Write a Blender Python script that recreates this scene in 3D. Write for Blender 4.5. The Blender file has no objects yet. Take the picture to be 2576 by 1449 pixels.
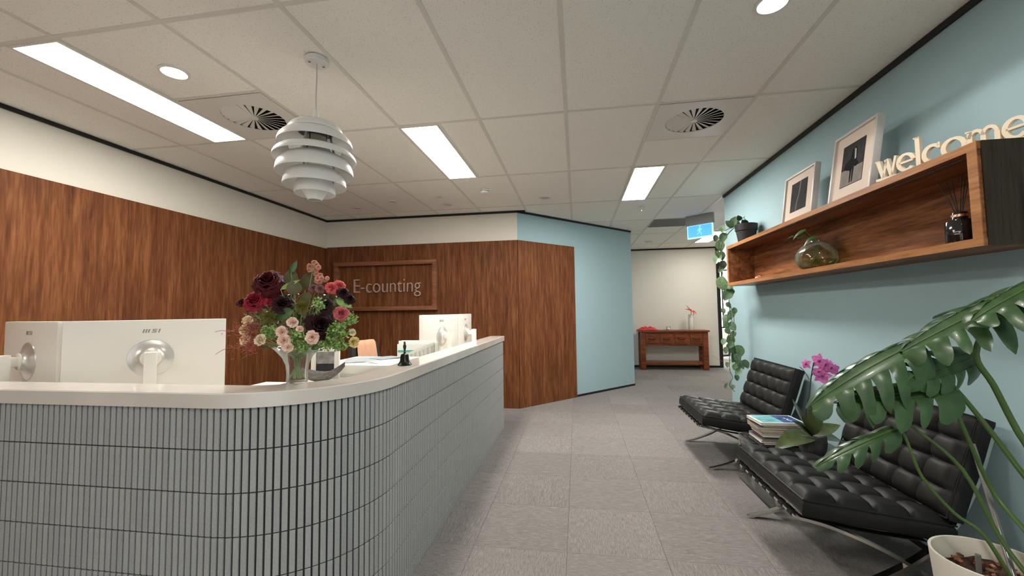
import bpy, bmesh, math, random
from mathutils import Vector, Matrix

random.seed(7)
S = bpy.context.scene
C = S.collection

# ------------------------------------------------------------------ camera, world, exposure
FPX, W, H = 1036.085, 2576, 1449
CAMZ = 1.262
YAW, PITCH, ROLL = 0.1559066, 0.0563582, -0.0135982
_f = Vector((-math.sin(YAW)*math.cos(PITCH), math.cos(YAW)*math.cos(PITCH), math.sin(PITCH)))
_r0 = Vector((math.cos(YAW), math.sin(YAW), 0)); _u0 = _r0.cross(_f)
_r = math.cos(ROLL)*_r0 + math.sin(ROLL)*_u0
_u = -math.sin(ROLL)*_r0 + math.cos(ROLL)*_u0
cam = bpy.data.cameras.new('camera'); cam_o = bpy.data.objects.new('camera', cam); C.objects.link(cam_o)
cam.sensor_width = 36; cam.lens = FPX/W*36; cam.clip_start = 0.02; cam.clip_end = 100
m = Matrix((( _r.x, _u.x, -_f.x), (_r.y, _u.y, -_f.y), (_r.z, _u.z, -_f.z))).to_4x4()
m.translation = (0, 0, CAMZ); cam_o.matrix_world = m
S.camera = cam_o
world = bpy.data.worlds.new('world'); S.world = world; world.use_nodes = True
world.node_tree.nodes['Background'].inputs[0].default_value = (0.9, 0.95, 1, 1)
world.node_tree.nodes['Background'].inputs[1].default_value = 0.38
S.view_settings.view_transform = 'Standard'; S.view_settings.look = 'None'
S.view_settings.exposure = 2.2; S.view_settings.gamma = 1.0; S.view_settings.use_curve_mapping = False
S.cycles.max_bounces = 10; S.cycles.diffuse_bounces = 6; S.cycles.glossy_bounces = 5
S.cycles.transmission_bounces = 8; S.cycles.transparent_max_bounces = 8
S.cycles.caustics_reflective = False; S.cycles.caustics_refractive = False
S.cycles.sample_clamp_indirect = 6.0
PANEL_E, SPOT_W = 9.0, 5.5          # brightness of the ceiling panels and of the lit downlights
PANEL_COL = (1.0, 0.945, 0.85); COOL_COL = (0.93, 0.97, 1.0)

def ray(x, y):
    return _f + (x-W/2)/FPX*_r - (y-H/2)/FPX*_u
def D_(x, y, d):                      # point in the room d metres in front of the camera
    return ray(x, y)*d + Vector((0, 0, CAMZ))
def Y_(x, y, Y):
    q = ray(x, y); return q*(Y/q.y) + Vector((0, 0, CAMZ))

# ------------------------------------------------------------------ materials
MATS = {}
def _n(t, typ, **kw):
    n = t.nodes.new(typ)
    for k, v in kw.items(): setattr(n, k, v)
    return n
def mat(name, col, rough=0.5, metal=0.0, spec=0.5, coat=0.0, emit=None, es=0.0, trans=0.0, ior=1.45, alpha=1.0, bump=0.0, bscale=200.0, var=0.0, vscale=8.0, stretch=(1,1,1), sheen=0.0, objrand=0.0):
    if name in MATS: return MATS[name]
    M = bpy.data.materials.new(name); M.use_nodes = True; t = M.node_tree
    p = t.nodes['Principled BSDF']
    p.inputs['Base Color'].default_value = (*col, 1)
    p.inputs['Roughness'].default_value = rough; p.inputs['Metallic'].default_value = metal
    p.inputs['Specular IOR Level'].default_value = spec; p.inputs['Coat Weight'].default_value = coat
    p.inputs['IOR'].default_value = ior; p.inputs['Transmission Weight'].default_value = trans
    p.inputs['Alpha'].default_value = alpha; p.inputs['Sheen Weight'].default_value = sheen
    if emit:
        p.inputs['Emission Color'].default_value = (*emit, 1); p.inputs['Emission Strength'].default_value = es
    if bump or var:
        tc = _n(t, 'ShaderNodeTexCoord'); mp = _n(t, 'ShaderNodeMapping'); mp.inputs['Scale'].default_value = stretch
        t.links.new(tc.outputs['Object'], mp.inputs['Vector'])
    if bump:
        nz = _n(t, 'ShaderNodeTexNoise'); nz.inputs['Scale'].default_value = bscale; nz.inputs['Detail'].default_value = 3
        t.links.new(mp.outputs[0], nz.inputs['Vector'])
        b = _n(t, 'ShaderNodeBump'); b.inputs['Strength'].default_value = bump; b.inputs['Distance'].default_value = 0.002
        t.links.new(nz.outputs['Fac'], b.inputs['Height']); t.links.new(b.outputs[0], p.inputs['Normal'])
    if var:
        nz = _n(t, 'ShaderNodeTexNoise'); nz.inputs['Scale'].default_value = vscale; nz.inputs['Detail'].default_value = 4
        t.links.new(mp.outputs[0], nz.inputs['Vector'])
        cr = _n(t, 'ShaderNodeValToRGB')
        cr.color_ramp.elements[0].position = 0.3; cr.color_ramp.elements[1].position = 0.7
        cr.color_ramp.elements[0].color = (*[c*(1-var) for c in col], 1)
        cr.color_ramp.elements[1].color = (*[min(1, c*(1+var)) for c in col], 1)
        t.links.new(nz.outputs['Fac'], cr.inputs[0])
        last = cr.outputs[0]
        if objrand:
            oi = _n(t, 'ShaderNodeObjectInfo'); mr = _n(t, 'ShaderNodeMapRange')
            mr.inputs['To Min'].default_value = 1-objrand; mr.inputs['To Max'].default_value = 1+objrand
            t.links.new(oi.outputs['Random'], mr.inputs['Value'])
            mx = _n(t, 'ShaderNodeMix', data_type='RGBA', blend_type='MULTIPLY'); mx.inputs['Factor'].default_value = 1
            t.links.new(last, mx.inputs['A']); t.links.new(mr.outputs[0], mx.inputs['B']); last = mx.outputs['Result']
        t.links.new(last, p.inputs['Base Color'])
    MATS[name] = M
    return M

def wood(name, dark, mid, light, scale, rough=0.42, coat=0.0, fine=4.0):
    """wood grain running along the axis with the smallest scale"""
    if name in MATS: return MATS[name]
    M = bpy.data.materials.new(name); M.use_nodes = True; t = M.node_tree; p = t.nodes['Principled BSDF']
    p.inputs['Roughness'].default_value = rough; p.inputs['Coat Weight'].default_value = coat; p.inputs['Specular IOR Level'].default_value = 0.14
    tc = _n(t, 'ShaderNodeTexCoord')
    def noise(sc, det, dist=0.0):
        mp = _n(t, 'ShaderNodeMapping'); mp.inputs['Scale'].default_value = sc
        t.links.new(tc.outputs['Object'], mp.inputs['Vector'])
        nz = _n(t, 'ShaderNodeTexNoise'); nz.inputs['Scale'].default_value = 1; nz.inputs['Detail'].default_value = det
        nz.inputs['Distortion'].default_value = dist
        t.links.new(mp.outputs[0], nz.inputs['Vector']); return nz.outputs['Fac']
    a = noise(scale, 6, 0.4); b = noise([s*fine for s in scale], 4, 0.2); c = noise([s*0.22 for s in scale], 2)
    m1 = _n(t, 'ShaderNodeMath', operation='MULTIPLY_ADD'); m1.inputs[1].default_value = 0.5
    t.links.new(a, m1.inputs[0])
    m2 = _n(t, 'ShaderNodeMath', operation='MULTIPLY'); m2.inputs[1].default_value = 0.34; t.links.new(b, m2.inputs[0])
    t.links.new(m2.outputs[0], m1.inputs[2])
    m3 = _n(t, 'ShaderNodeMath', operation='MULTIPLY_ADD'); m3.inputs[1].default_value = 0.16
    t.links.new(c, m3.inputs[0]); t.links.new(m1.outputs[0], m3.inputs[2])
    cr = _n(t, 'ShaderNodeValToRGB'); e = cr.color_ramp.elements
    e[0].position = 0.36; e[0].color = (*dark, 1); e[1].position = 0.66; e[1].color = (*light, 1)
    k = e.new(0.5); k.color = (*mid, 1)
    t.links.new(m3.outputs[0], cr.inputs[0]); t.links.new(cr.outputs[0], p.inputs['Base Color'])
    MATS[name] = M
    return M

def carpet_mat():
    M = bpy.data.materials.new('carpet'); M.use_nodes = True; t = M.node_tree; p = t.nodes['Principled BSDF']
    p.inputs['Roughness'].default_value = 0.95; p.inputs['Specular IOR Level'].default_value = 0.1
    tc = _n(t, 'ShaderNodeTexCoord'); oi = _n(t, 'ShaderNodeObjectInfo')
    off = _n(t, 'ShaderNodeVectorMath', operation='ADD')
    sc = _n(t, 'ShaderNodeMath', operation='MULTIPLY'); sc.inputs[1].default_value = 37
    t.links.new(oi.outputs['Random'], sc.inputs[0]); t.links.new(tc.outputs['Object'], off.inputs[0]); t.links.new(sc.outputs[0], off.inputs[1])
    def noise(s, det):
        mp = _n(t, 'ShaderNodeMapping'); mp.inputs['Scale'].default_value = s
        t.links.new(off.outputs[0], mp.inputs['Vector'])
        nz = _n(t, 'ShaderNodeTexNoise'); nz.inputs['Scale'].default_value = 1; nz.inputs['Detail'].default_value = det
        nz.inputs['Roughness'].default_value = 0.7
        t.links.new(mp.outputs[0], nz.inputs['Vector']); return nz.outputs['Fac']
    a = noise((22, 240, 10), 4); b = noise((420, 420, 420), 2)
    ad = _n(t, 'ShaderNodeMath', operation='MULTIPLY_ADD'); ad.inputs[1].default_value = 0.5
    mb = _n(t, 'ShaderNodeMath', operation='MULTIPLY'); mb.inputs[1].default_value = 0.5
    t.links.new(b, mb.inputs[0]); t.links.new(a, ad.inputs[0]); t.links.new(mb.outputs[0], ad.inputs[2])
    cr = _n(t, 'ShaderNodeValToRGB'); e = cr.color_ramp.elements
    e[0].position = 0.36; e[0].color = (0.105, 0.097, 0.095, 1); e[1].position = 0.66; e[1].color = (0.345, 0.322, 0.312, 1)
    k = e.new(0.5); k.color = (0.212, 0.197, 0.190, 1)
    t.links.new(ad.outputs[0], cr.inputs[0])
    mr = _n(t, 'ShaderNodeMapRange'); mr.inputs['To Min'].default_value = 0.91; mr.inputs['To Max'].default_value = 1.07
    t.links.new(oi.outputs['Random'], mr.inputs['Value'])
    mx = _n(t, 'ShaderNodeMix', data_type='RGBA', blend_type='MULTIPLY'); mx.inputs['Factor'].default_value = 1
    t.links.new(cr.outputs[0], mx.inputs['A']); t.links.new(mr.outputs[0], mx.inputs['B'])
    t.links.new(mx.outputs['Result'], p.inputs['Base Color'])
    bp = _n(t, 'ShaderNodeBump'); bp.inputs['Strength'].default_value = 0.5; bp.inputs['Distance'].default_value = 0.004
    t.links.new(ad.outputs[0], bp.inputs['Height']); t.links.new(bp.outputs[0], p.inputs['Normal'])
    MATS['carpet'] = M; return M

def ceiling_tile_mat():
    M = bpy.data.materials.new('mineral_tile'); M.use_nodes = True; t = M.node_tree; p = t.nodes['Principled BSDF']
    p.inputs['Roughness'].default_value = 0.9; p.inputs['Specular IOR Level'].default_value = 0.15
    tc = _n(t, 'ShaderNodeTexCoord')
    vo = _n(t, 'ShaderNodeTexVoronoi'); vo.inputs['Scale'].default_value = 95
    t.links.new(tc.outputs['Object'], vo.inputs['Vector'])
    nz = _n(t, 'ShaderNodeTexNoise'); nz.inputs['Scale'].default_value = 60; nz.inputs['Detail'].default_value = 2
    t.links.new(tc.outputs['Object'], nz.inputs['Vector'])
    th = _n(t, 'ShaderNodeMath', operation='MULTIPLY'); th.inputs[1].default_value = 0.42; t.links.new(nz.outputs['Fac'], th.inputs[0])
    lt = _n(t, 'ShaderNodeMath', operation='LESS_THAN'); t.links.new(vo.outputs['Distance'], lt.inputs[0]); t.links.new(th.outputs[0], lt.inputs[1])
    mx = _n(t, 'ShaderNodeMix', data_type='RGBA')
    mx.inputs['A'].default_value = (0.86, 0.83, 0.77, 1); mx.inputs['B'].default_value = (0.66, 0.63, 0.57, 1)
    t.links.new(lt.outputs[0], mx.inputs['Factor']); t.links.new(mx.outputs['Result'], p.inputs['Base Color'])
    MATS['mineral_tile'] = M; return M

def thin_glass(name, tint, blend=0.3, lo=0.02, hi=0.9, edge=0.0):
    M = bpy.data.materials.new(name); M.use_nodes = True; t = M.node_tree; t.nodes.clear()
    o = _n(t, 'ShaderNodeOutputMaterial'); mx = _n(t, 'ShaderNodeMixShader'); lw = _n(t, 'ShaderNodeLayerWeight'); lw.inputs['Blend'].default_value = blend
    mr = _n(t, 'ShaderNodeMapRange'); mr.inputs['To Min'].default_value = lo; mr.inputs['To Max'].default_value = hi
    a = _n(t, 'ShaderNodeBsdfTransparent'); a.inputs[0].default_value = (*tint, 1)
    b = _n(t, 'ShaderNodeMixShader'); b.inputs[0].default_value = edge
    g0 = _n(t, 'ShaderNodeBsdfGlossy'); g0.inputs['Roughness'].default_value = 0.03
    d0 = _n(t, 'ShaderNodeBsdfDiffuse'); d0.inputs[0].default_value = (0.85, 0.86, 0.84, 1)  # white diffuse at grazing angles stands in for bright reflections
    t.links.new(g0.outputs[0], b.inputs[1]); t.links.new(d0.outputs[0], b.inputs[2])
    t.links.new(lw.outputs['Fresnel'], mr.inputs['Value']); t.links.new(mr.outputs[0], mx.inputs[0])
    t.links.new(a.outputs[0], mx.inputs[1]); t.links.new(b.outputs[0], mx.inputs[2]); t.links.new(mx.outputs[0], o.inputs[0])
    MATS[name] = M; return M
CARPET = carpet_mat(); CTILE = ceiling_tile_mat()
WALLWOOD = wood('panel_wood', (0.072, 0.023, 0.0085), (0.142, 0.049, 0.0175), (0.24, 0.096, 0.037), (30, 30, 2.4), 0.55, fine=3.0)
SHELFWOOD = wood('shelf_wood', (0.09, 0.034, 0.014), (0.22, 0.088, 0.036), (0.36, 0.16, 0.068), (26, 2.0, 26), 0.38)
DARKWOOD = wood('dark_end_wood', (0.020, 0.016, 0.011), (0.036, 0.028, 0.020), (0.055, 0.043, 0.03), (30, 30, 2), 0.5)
REDWOOD = wood('red_wood', (0.09, 0.022, 0.009), (0.20, 0.052, 0.020), (0.30, 0.09, 0.035), (2, 24, 24), 0.35, 0.2)
WHITE = mat('wall_white', (0.70, 0.67, 0.605), 0.8, spec=0.2)
BLUE = mat('wall_blue', (0.335, 0.475, 0.51), 0.75, spec=0.2, bump=0.15, bscale=300)
BLACK = mat('black_trim', (0.008, 0.007, 0.006), 0.5)
GRID = mat('grid_paint', (0.68, 0.65, 0.59), 0.6)
PLASTER = mat('white_plastic', (0.72, 0.70, 0.66), 0.45)
STONE = mat('quartz', (0.60, 0.56, 0.52), 0.16, coat=0.3, var=0.08, vscale=3)
TILE = mat('grey_tile', (0.33, 0.34, 0.335), 0.55, spec=0.4, bump=0.12, bscale=420, var=0.10, vscale=160, objrand=0.06)
GROUT = mat('grout', (0.026, 0.030, 0.031), 0.9)
CHROME = mat('chrome', (0.72, 0.70, 0.66), 0.13, 1.0)
STEEL = mat('brushed_steel', (0.55, 0.53, 0.50), 0.3, 1.0)
LEATHER = mat('black_leather', (0.0125, 0.0118, 0.0112), 0.52, spec=0.32, bump=0.25, bscale=350)
MONW = mat('monitor_white', (0.78, 0.75, 0.69), 0.4)
MONS = mat('monitor_silver', (0.62, 0.60, 0.57), 0.3, 0.55)
GREY = mat('logo_grey', (0.30, 0.29, 0.28), 0.4)
LAMPW = mat('lamp_white', (0.74, 0.73, 0.71), 0.45)
GLASS = thin_glass('clear_glass', (0.95, 0.975, 0.96), 0.2, 0.02, 0.8)
VGLASS = thin_glass('vase_glass', (0.98, 0.985, 0.98), 0.2, 0.012, 0.85, 0.35)
GGLASS = thin_glass('green_glass', (0.90, 0.92, 0.80), 0.2, 0.02, 0.7, 0.2)
LEAF = mat('leaf_green', (0.045, 0.105, 0.028), 0.32, coat=0.25, var=0.3, vscale=30)
LEAFB = mat('leaf_bright', (0.22, 0.36, 0.09), 0.45, var=0.3, vscale=40)
LEAFV = mat('leaf_vine', (0.085, 0.150, 0.080), 0.42, var=0.35, vscale=60)
LEAFO = mat('leaf_olive', (0.075, 0.065, 0.012), 0.5, var=0.3, vscale=30)
MONST = mat('leaf_monstera', (0.040, 0.085, 0.030), 0.34, spec=0.5, coat=0.08, var=0.25, vscale=18)
STEMG = mat('stem_green', (0.065, 0.12, 0.03), 0.45)
BLKP = mat('black_pot', (0.018, 0.018, 0.018), 0.6)

# ------------------------------------------------------------------ mesh helpers
WL = {}
class MB:
    def __init__(s): s.v = []; s.f = []
    def add(s, vs, fs, M=None):
        o = len(s.v)
        s.v += [tuple(M @ Vector(p)) if M else tuple(p) for p in vs]
        s.f += [tuple(i+o for i in q) for q in fs]
        return s
    def box(s, a, b, bev=0.0, M=None, seg=2):
        bm = bmesh.new(); bmesh.ops.create_cube(bm, size=1)
        for v in bm.verts:
            v.co = Vector([(a[i]+b[i])/2 + v.co[i]*(b[i]-a[i]) for i in range(3)])
        if bev: bmesh.ops.bevel(bm, geom=bm.edges[:], offset=bev, segments=seg, affect='EDGES', profile=0.6)
        s._bm(bm, M); return s
    def _bm(s, bm, M=None):
        bm.verts.index_update(); s.add([v.co.copy() for v in bm.verts], [[v.index for v in f.verts] for f in bm.faces], M); bm.free()
    def lathe(s, prof, seg=32, c=(0,0,0), M=None, a0=0, a1=2*math.pi, sx=1, sy=1):
        full = abs(a1-a0-2*math.pi) < 1e-6; n = seg if full else seg+1
        vs = []; fs = []
        for (r, z) in prof:
            for k in range(n):
                a = a0+(a1-a0)*k/seg; vs.append((c[0]+r*math.cos(a)*sx, c[1]+r*math.sin(a)*sy, c[2]+z))
        for i in range(len(prof)-1):
            for k in range(seg):
                k2 = (k+1) % n if full else k+1
                fs.append((i*n+k, i*n+k2, (i+1)*n+k2, (i+1)*n+k))
        return s.add(vs, fs, M)
    def tube(s, pts, r, seg=8, cap=True, flat=None, up=None):
        """round tube, or flat=(w,t) rectangular bar with its width along up"""
        pts = [Vector(p) for p in pts]; vs = []; fs = []; n = len(pts)
        pn = None
        for i, p in enumerate(pts):
            d = (pts[min(i+1, n-1)]-pts[max(i-1, 0)]).normalized()
            if up is not None: a = Vector(up)
            elif pn is None: a = Vector((0,0,1)) if abs(d.z) < 0.9 else Vector((1,0,0))
            else: a = pn
            a = (a - d*a.dot(d)).normalized(); b = d.cross(a); pn = a
            rr = r[i] if isinstance(r, (list, tuple)) else r
            if flat:
                w, t_ = flat
                for (x, y) in ((-1,-1),(1,-1),(1,1),(-1,1)): vs.append(p + a*(x*w/2) + b*(y*t_/2))
            else:
                for k in range(seg):
                    an = 2*math.pi*k/seg; vs.append(p + (a*math.cos(an)+b*math.sin(an))*rr)
        k_ = 4 if flat else seg
        for i in range(n-1):
            for k in range(k_):
                k2 = (k+1) % k_; fs.append((i*k_+k, i*k_+k2, (i+1)*k_+k2, (i+1)*k_+k))
        if cap: fs.append(tuple(range(k_))[::-1]); fs.append(tuple((n-1)*k_+k for k in range(k_)))
        return s.add(vs, fs)
    def prism(s, poly, z0, z1, M=None):
        n = len(poly)
        vs = [(x, y, z0) for x, y in poly]+[(x, y, z1) for x, y in poly]
        fs = [tuple(range(n))[::-1], tuple(range(n, 2*n))]+[(i, (i+1) % n, n+(i+1) % n, n+i) for i in range(n)]
        return s.add(vs, fs, M)
    def stroke(s, pts, w, t, M=None, seg=None):
        """flat ribbon in the local xy plane, widths w (number or list), extruded 0..t in z"""
        pts = [Vector((p[0], p[1], 0)) for p in pts]; n = len(pts); L = []; R = []
        for i, p in enumerate(pts):
            d = (pts[min(i+1, n-1)]-pts[max(i-1, 0)]).normalized(); nn = Vector((-d.y, d.x, 0))
            ww = (w[i] if isinstance(w, (list, tuple)) else w)/2
            L.append(p+nn*ww); R.append(p-nn*ww)
        vs = []
        for z in (0, t):
            for a, b in zip(L, R): vs += [(a.x, a.y, z), (b.x, b.y, z)]
        o = 2*n; fs = []
        for i in range(n-1):
            a, b, c, d = 2*i, 2*i+1, 2*i+3, 2*i+2
            fs += [(d, c, b, a), (o+a, o+b, o+c, o+d), (a, o+a, o+d, d), (c, o+c, o+b, b)]
        fs += [(1, 0, o, o+1)[::-1], (2*n-2, 2*n-1, o+2*n-1, o+2*n-2)[::-1]]
        return s.add(vs, fs, M)
    def grid(s, fn, nu, nv, M=None, closed=False):
        vs = [fn(i/nu, j/nv) for i in range(nu+1) for j in range(nv+1)]
        fs = [(i*(nv+1)+j, (i+1)*(nv+1)+j, (i+1)*(nv+1)+j+1, i*(nv+1)+j+1) for i in range(nu) for j in range(nv)]
        return s.add(vs, fs, M)
    def build(s, name, material, parent=None, origin=None, smooth=True, angle=35, recalc=True):
        me = bpy.data.meshes.new(name)
        base = Vector(WL.get(parent.name, (0,0,0))) if parent else Vector(origin or (0,0,0))
        me.from_pydata([tuple(Vector(p)-base) for p in s.v], [], s.f)
        if recalc:
            bm = bmesh.new(); bm.from_mesh(me); bmesh.ops.recalc_face_normals(bm, faces=bm.faces); bm.to_mesh(me); bm.free()
        if smooth:
            me.shade_smooth(); me.set_sharp_from_angle(angle=math.radians(angle))
        me.materials.append(material)
        o = bpy.data.objects.new(name, me); C.objects.link(o)
        if parent: o.parent = parent
        else: o.location = base
        WL[o.name] = tuple(base)
        return o
def tag(o, label, cat, group=None, kind=None):
    o['label'] = label; o['category'] = cat
    if group: o['group'] = group
    if kind: o['kind'] = kind
    return o
def thing(name, label, cat, loc=(0,0,0), group=None):
    o = bpy.data.objects.new(name, None); C.objects.link(o); o.location = loc
    o.empty_display_size = 0.05; WL[o.name] = tuple(loc)
    return tag(o, label, cat, group)
def struct(o): o['kind'] = 'structure'; return o
def part_at(name, me, loc, parent, rz=0):
    """a part that shares a mesh, placed at a world position under an unrotated parent"""
    o = bpy.data.objects.new(name, me); C.objects.link(o); o.parent = parent
    o.location = Vector(loc)-Vector(WL[parent.name]); o.rotation_euler = (0, 0, rz); return o
def frame_M(loc, x, z):
    """matrix with local x along x and local z as near z as possible"""
    x = Vector(x).normalized(); z = Vector(z); z = (z-x*z.dot(x)).normalized(); y = z.cross(x)
    M = Matrix(((x.x, y.x, z.x), (x.y, y.y, z.y), (x.z, y.z, z.z))).to_4x4(); M.translation = Vector(loc); return M
def smooth_pts(pts, n=6):
    """Catmull-Rom through points"""
    P = [Vector(p) for p in pts]; out = []
    for i in range(len(P)-1):
        a, b, c, d = P[max(i-1, 0)], P[i], P[i+1], P[min(i+2, len(P)-1)]
        for k in range(n):
            t = k/n
            out.append(0.5*((2*b)+(c-a)*t+(2*a-5*b+4*c-d)*t*t+(3*b-a-3*c+d)*t**3))
    out.append(P[-1]); return out
def quad_wall(name, a, b, z0, z1, th, material, side=1):
    """a wall slab from a to b (plan points); th grows to the left (side 1) or the right of a->b"""
    a, b = Vector((*a, 0)), Vector((*b, 0)); d = (b-a).normalized(); n = Vector((-d.y, d.x, 0))*side*th
    q = [a, b, b+n, a+n]
    o = MB().prism([(p.x, p.y) for p in q], z0, z1).build(name, material, smooth=False)
    return struct(o)

# ------------------------------------------------------------------ the room
CEIL = 2.6
LX, RX, BY, FY = -3.53, 1.75, 5.38, 9.45
A_ = (-0.765, BY); B_ = (0.925, 7.19)
REAR = -2.3
# plan: left wall, back wall, angled wall, passage, far wall, right wall, wall behind the camera
floor = struct(MB().box((LX-0.1, REAR-0.1, -0.12), (5.0, 12.7, -0.004)).build('floor', CARPET, smooth=False))
T0x, T0y = -0.08, 2.74
tile_meshes = {}
def carpet_tile(x0, x1, y0, y1, turn):
    w, l = round(x1-x0, 3), round(y1-y0, 3)
    if turn: w, l = l, w
    k = (w, l)
    if k not in tile_meshes:
        g = 0.0
        mb = MB(); vs = [(-w/2+g, -l/2+g, -0.006), (w/2-g, -l/2+g, -0.006), (w/2-g, l/2-g, -0.006), (-w/2+g, l/2-g, -0.006)]
        e = 0.0009; vs += [(x*(1-2*e/w), y*(1-2*e/l), 0) for x, y, _ in vs]
        vs[4:] = [(x, y, 0.0) for x, y, _ in vs[4:]]
        mb.add(vs, [(4,5,6,7), (0,1,5,4), (1,2,6,5), (2,3,7,6), (3,0,4,7)])
        me = bpy.data.meshes.new('carpet_tile'); me.from_pydata(mb.v, [], mb.f); me.materials.append(CARPET); tile_meshes[k] = me
    part_at('carpet_tile', tile_meshes[k], ((x0+x1)/2, (y0+y1)/2, 0), floor, math.pi/2 if turn else 0)
for i in range(-2, 9):
    for j in range(-4, 15):
        x0, y0 = T0x+0.5*i, T0y+0.5*j
        x1, y1 = x0+0.5, y0+0.5
        if y1 > FY: y1 = FY
        if y1 <= y0+0.05: continue
        if x0 > 3.3 or (i < -1 and y0 > BY): continue
        if y0 < 5.2:
            if x0 >= RX-0.02: continue
            x1 = min(x1, RX)
        # keep off the far side of the angled wall
        dx, dy = B_[0]-A_[0], B_[1]-A_[1]
        if (x1-A_[0])*dy-(y0-A_[1])*dx < 0 and y0 > BY-0.6 and y0 < B_[1]: continue
        if y0 >= B_[1] and x0 < B_[0]-0.3: continue
        carpet_tile(x0, x1, y0, y1, (i+j) % 2)

wl = quad_wall('wall_left', (LX, REAR), (LX, BY+0.12), 0, CEIL, 0.12, WHITE)
MB().box((LX, REAR, 0), (LX+0.018, BY, 2.19)).build('wood_panel', WALLWOOD, wl, smooth=False)
wb = quad_wall('wall_back', (LX, BY), A_, 0, CEIL, 0.12, WHITE)
MB().box((LX+0.018, BY-0.018, 0), (A_[0]+0.002, BY, 2.205)).build('wood_panel', WALLWOOD, wb, smooth=False)
wa = quad_wall('wall_angled', A_, B_, 0, CEIL, 0.12, BLUE)
dv = Vector((B_[0]-A_[0], B_[1]-A_[1], 0)); AL = dv.length; dv.normalize(); nv = Vector((dv.y, -dv.x, 0))
Pw = Vector((-0.085, 6.205, 0)); t_end = (Pw-Vector((*A_, 0))).dot(dv)
qa = Vector((*A_, 0)); q = [qa, qa+dv*t_end, qa+dv*t_end+nv*0.018, qa+nv*0.018-dv*0.006]
MB().prism([(p.x, p.y) for p in q], 0, 2.205).build('wood_panel', WALLWOOD, wa, smooth=False)
wp = quad_wall('wall_passage', B_, (B_[0], FY), 0, CEIL, 0.12, BLUE)
wf = quad_wall('wall_far', (B_[0], FY), (2.995, FY), 0, CEIL, 0.12, WHITE)
wr = quad_wall('wall_right', (RX, 5.16), (RX, REAR), 0, CEIL, 0.12, BLUE)
quad_wall('wall_side_return', (5.0, 5.16), (RX+0.12, 5.16), 0, CEIL, 0.12, WHITE)
DX0, DX1, DZ = -1.7, 1.0, 2.32        # added glazed entrance behind the camera, an opening to let fill light in
wrr = quad_wall('wall_rear', (DX0, REAR), (LX, REAR), 0, CEIL, 0.12, WHITE)
MB().box((DX1, REAR-0.12, 0), (RX, REAR, CEIL)).build('wall_pier', WHITE, wrr, smooth=False)
MB().box((DX0, REAR-0.12, DZ), (DX1, REAR, CEIL)).build('lintel', WHITE, wrr, smooth=False)
gm = bpy.data.materials.new('added_door_glass'); gm.use_nodes = True; gt = gm.node_tree; gt.nodes.clear()
go = _n(gt, 'ShaderNodeOutputMaterial'); gx1 = _n(gt, 'ShaderNodeMixShader'); gx1.inputs[0].default_value = 0.08
ga, gb = _n(gt, 'ShaderNodeBsdfTransparent'), _n(gt, 'ShaderNodeBsdfGlossy'); gb.inputs['Roughness'].default_value = 0.02
gt.links.new(ga.outputs[0], gx1.inputs[1]); gt.links.new(gb.outputs[0], gx1.inputs[2]); gt.links.new(gx1.outputs[0], go.inputs[0])
dr_ = struct(MB().box((DX0, REAR-0.08, DZ-0.05), (DX1, REAR-0.03, DZ)).build('added_door', BLACK, smooth=False))
for x in (DX0, (DX0+DX1)/2-0.025, DX1-0.05): MB().box((x, REAR-0.08, 0), (x+0.05, REAR-0.03, DZ-0.05)).build('added_door_stile', BLACK, dr_, smooth=False)
for a, b in ((DX0+0.05, (DX0+DX1)/2-0.025), ((DX0+DX1)/2+0.025, DX1-0.05)):
    MB().box((a, REAR-0.06, 0.01), (b, REAR-0.05, DZ-0.05)).build('added_door_pane', gm, dr_, smooth=False)
    MB().tube([(b-0.06 if a < -1 else a+0.06, REAR-0.01, 0.85), (b-0.06 if a < -1 else a+0.06, REAR-0.01, 1.25)], 0.012, 8).build('added_door_handle', STEEL, dr_)
quad_wall('wall_office_side', (5.0, 12.6), (5.0, 5.16), 0, CEIL, 0.12, WHITE)
quad_wall('wall_office_back', (1.0, 12.6), (5.0, 12.6), 0, CEIL, 0.12, WHITE)
quad_wall('wall_office_left', (2.6, FY+0.12), (2.6, 12.6), 0, CEIL, 0.1, WHITE)
# black shadow line under the ceiling, black skirting
def strip(name, a, b, z0, z1, out, off=0.0):
    a, b = Vector((*a, 0)), Vector((*b, 0)); d = (b-a).normalized(); n = Vector((d.y, -d.x, 0))
    q = [a, b, b+n*out, a+n*out]
    return struct(MB().prism([(p.x, p.y) for p in q], z0, z1).build(name, BLACK, smooth=False))
E_ = 0.006
strip('trim_1', (LX, REAR), (LX, BY), CEIL-0.026, CEIL, 0.012)
strip('trim_2', (LX, BY), A_, CEIL-0.026, CEIL, 0.012)
strip('trim_3', A_, B_, CEIL-0.026, CEIL, 0.012)
strip('trim_4', (B_[0], FY), (2.995, FY), CEIL-0.03, CEIL, 0.012)
strip('trim_5', (RX, 5.16), (RX, REAR), CEIL-0.032, CEIL, 0.014)
pA = qa+dv*t_end
strip('baseboard_angled', (pA.x, pA.y), B_, 0, 0.03, 0.008)
strip('baseboard_far', (B_[0], FY), (2.995, FY), 0, 0.045, 0.01)
strip('baseboard_right', (RX, 5.16), (RX, REAR), 0, 0.03, 0.008)
struct(MB().box((2.985, FY-0.012, 0), (3.055, FY+0.135, CEIL)).build('trim_6', BLACK, smooth=False))
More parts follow.
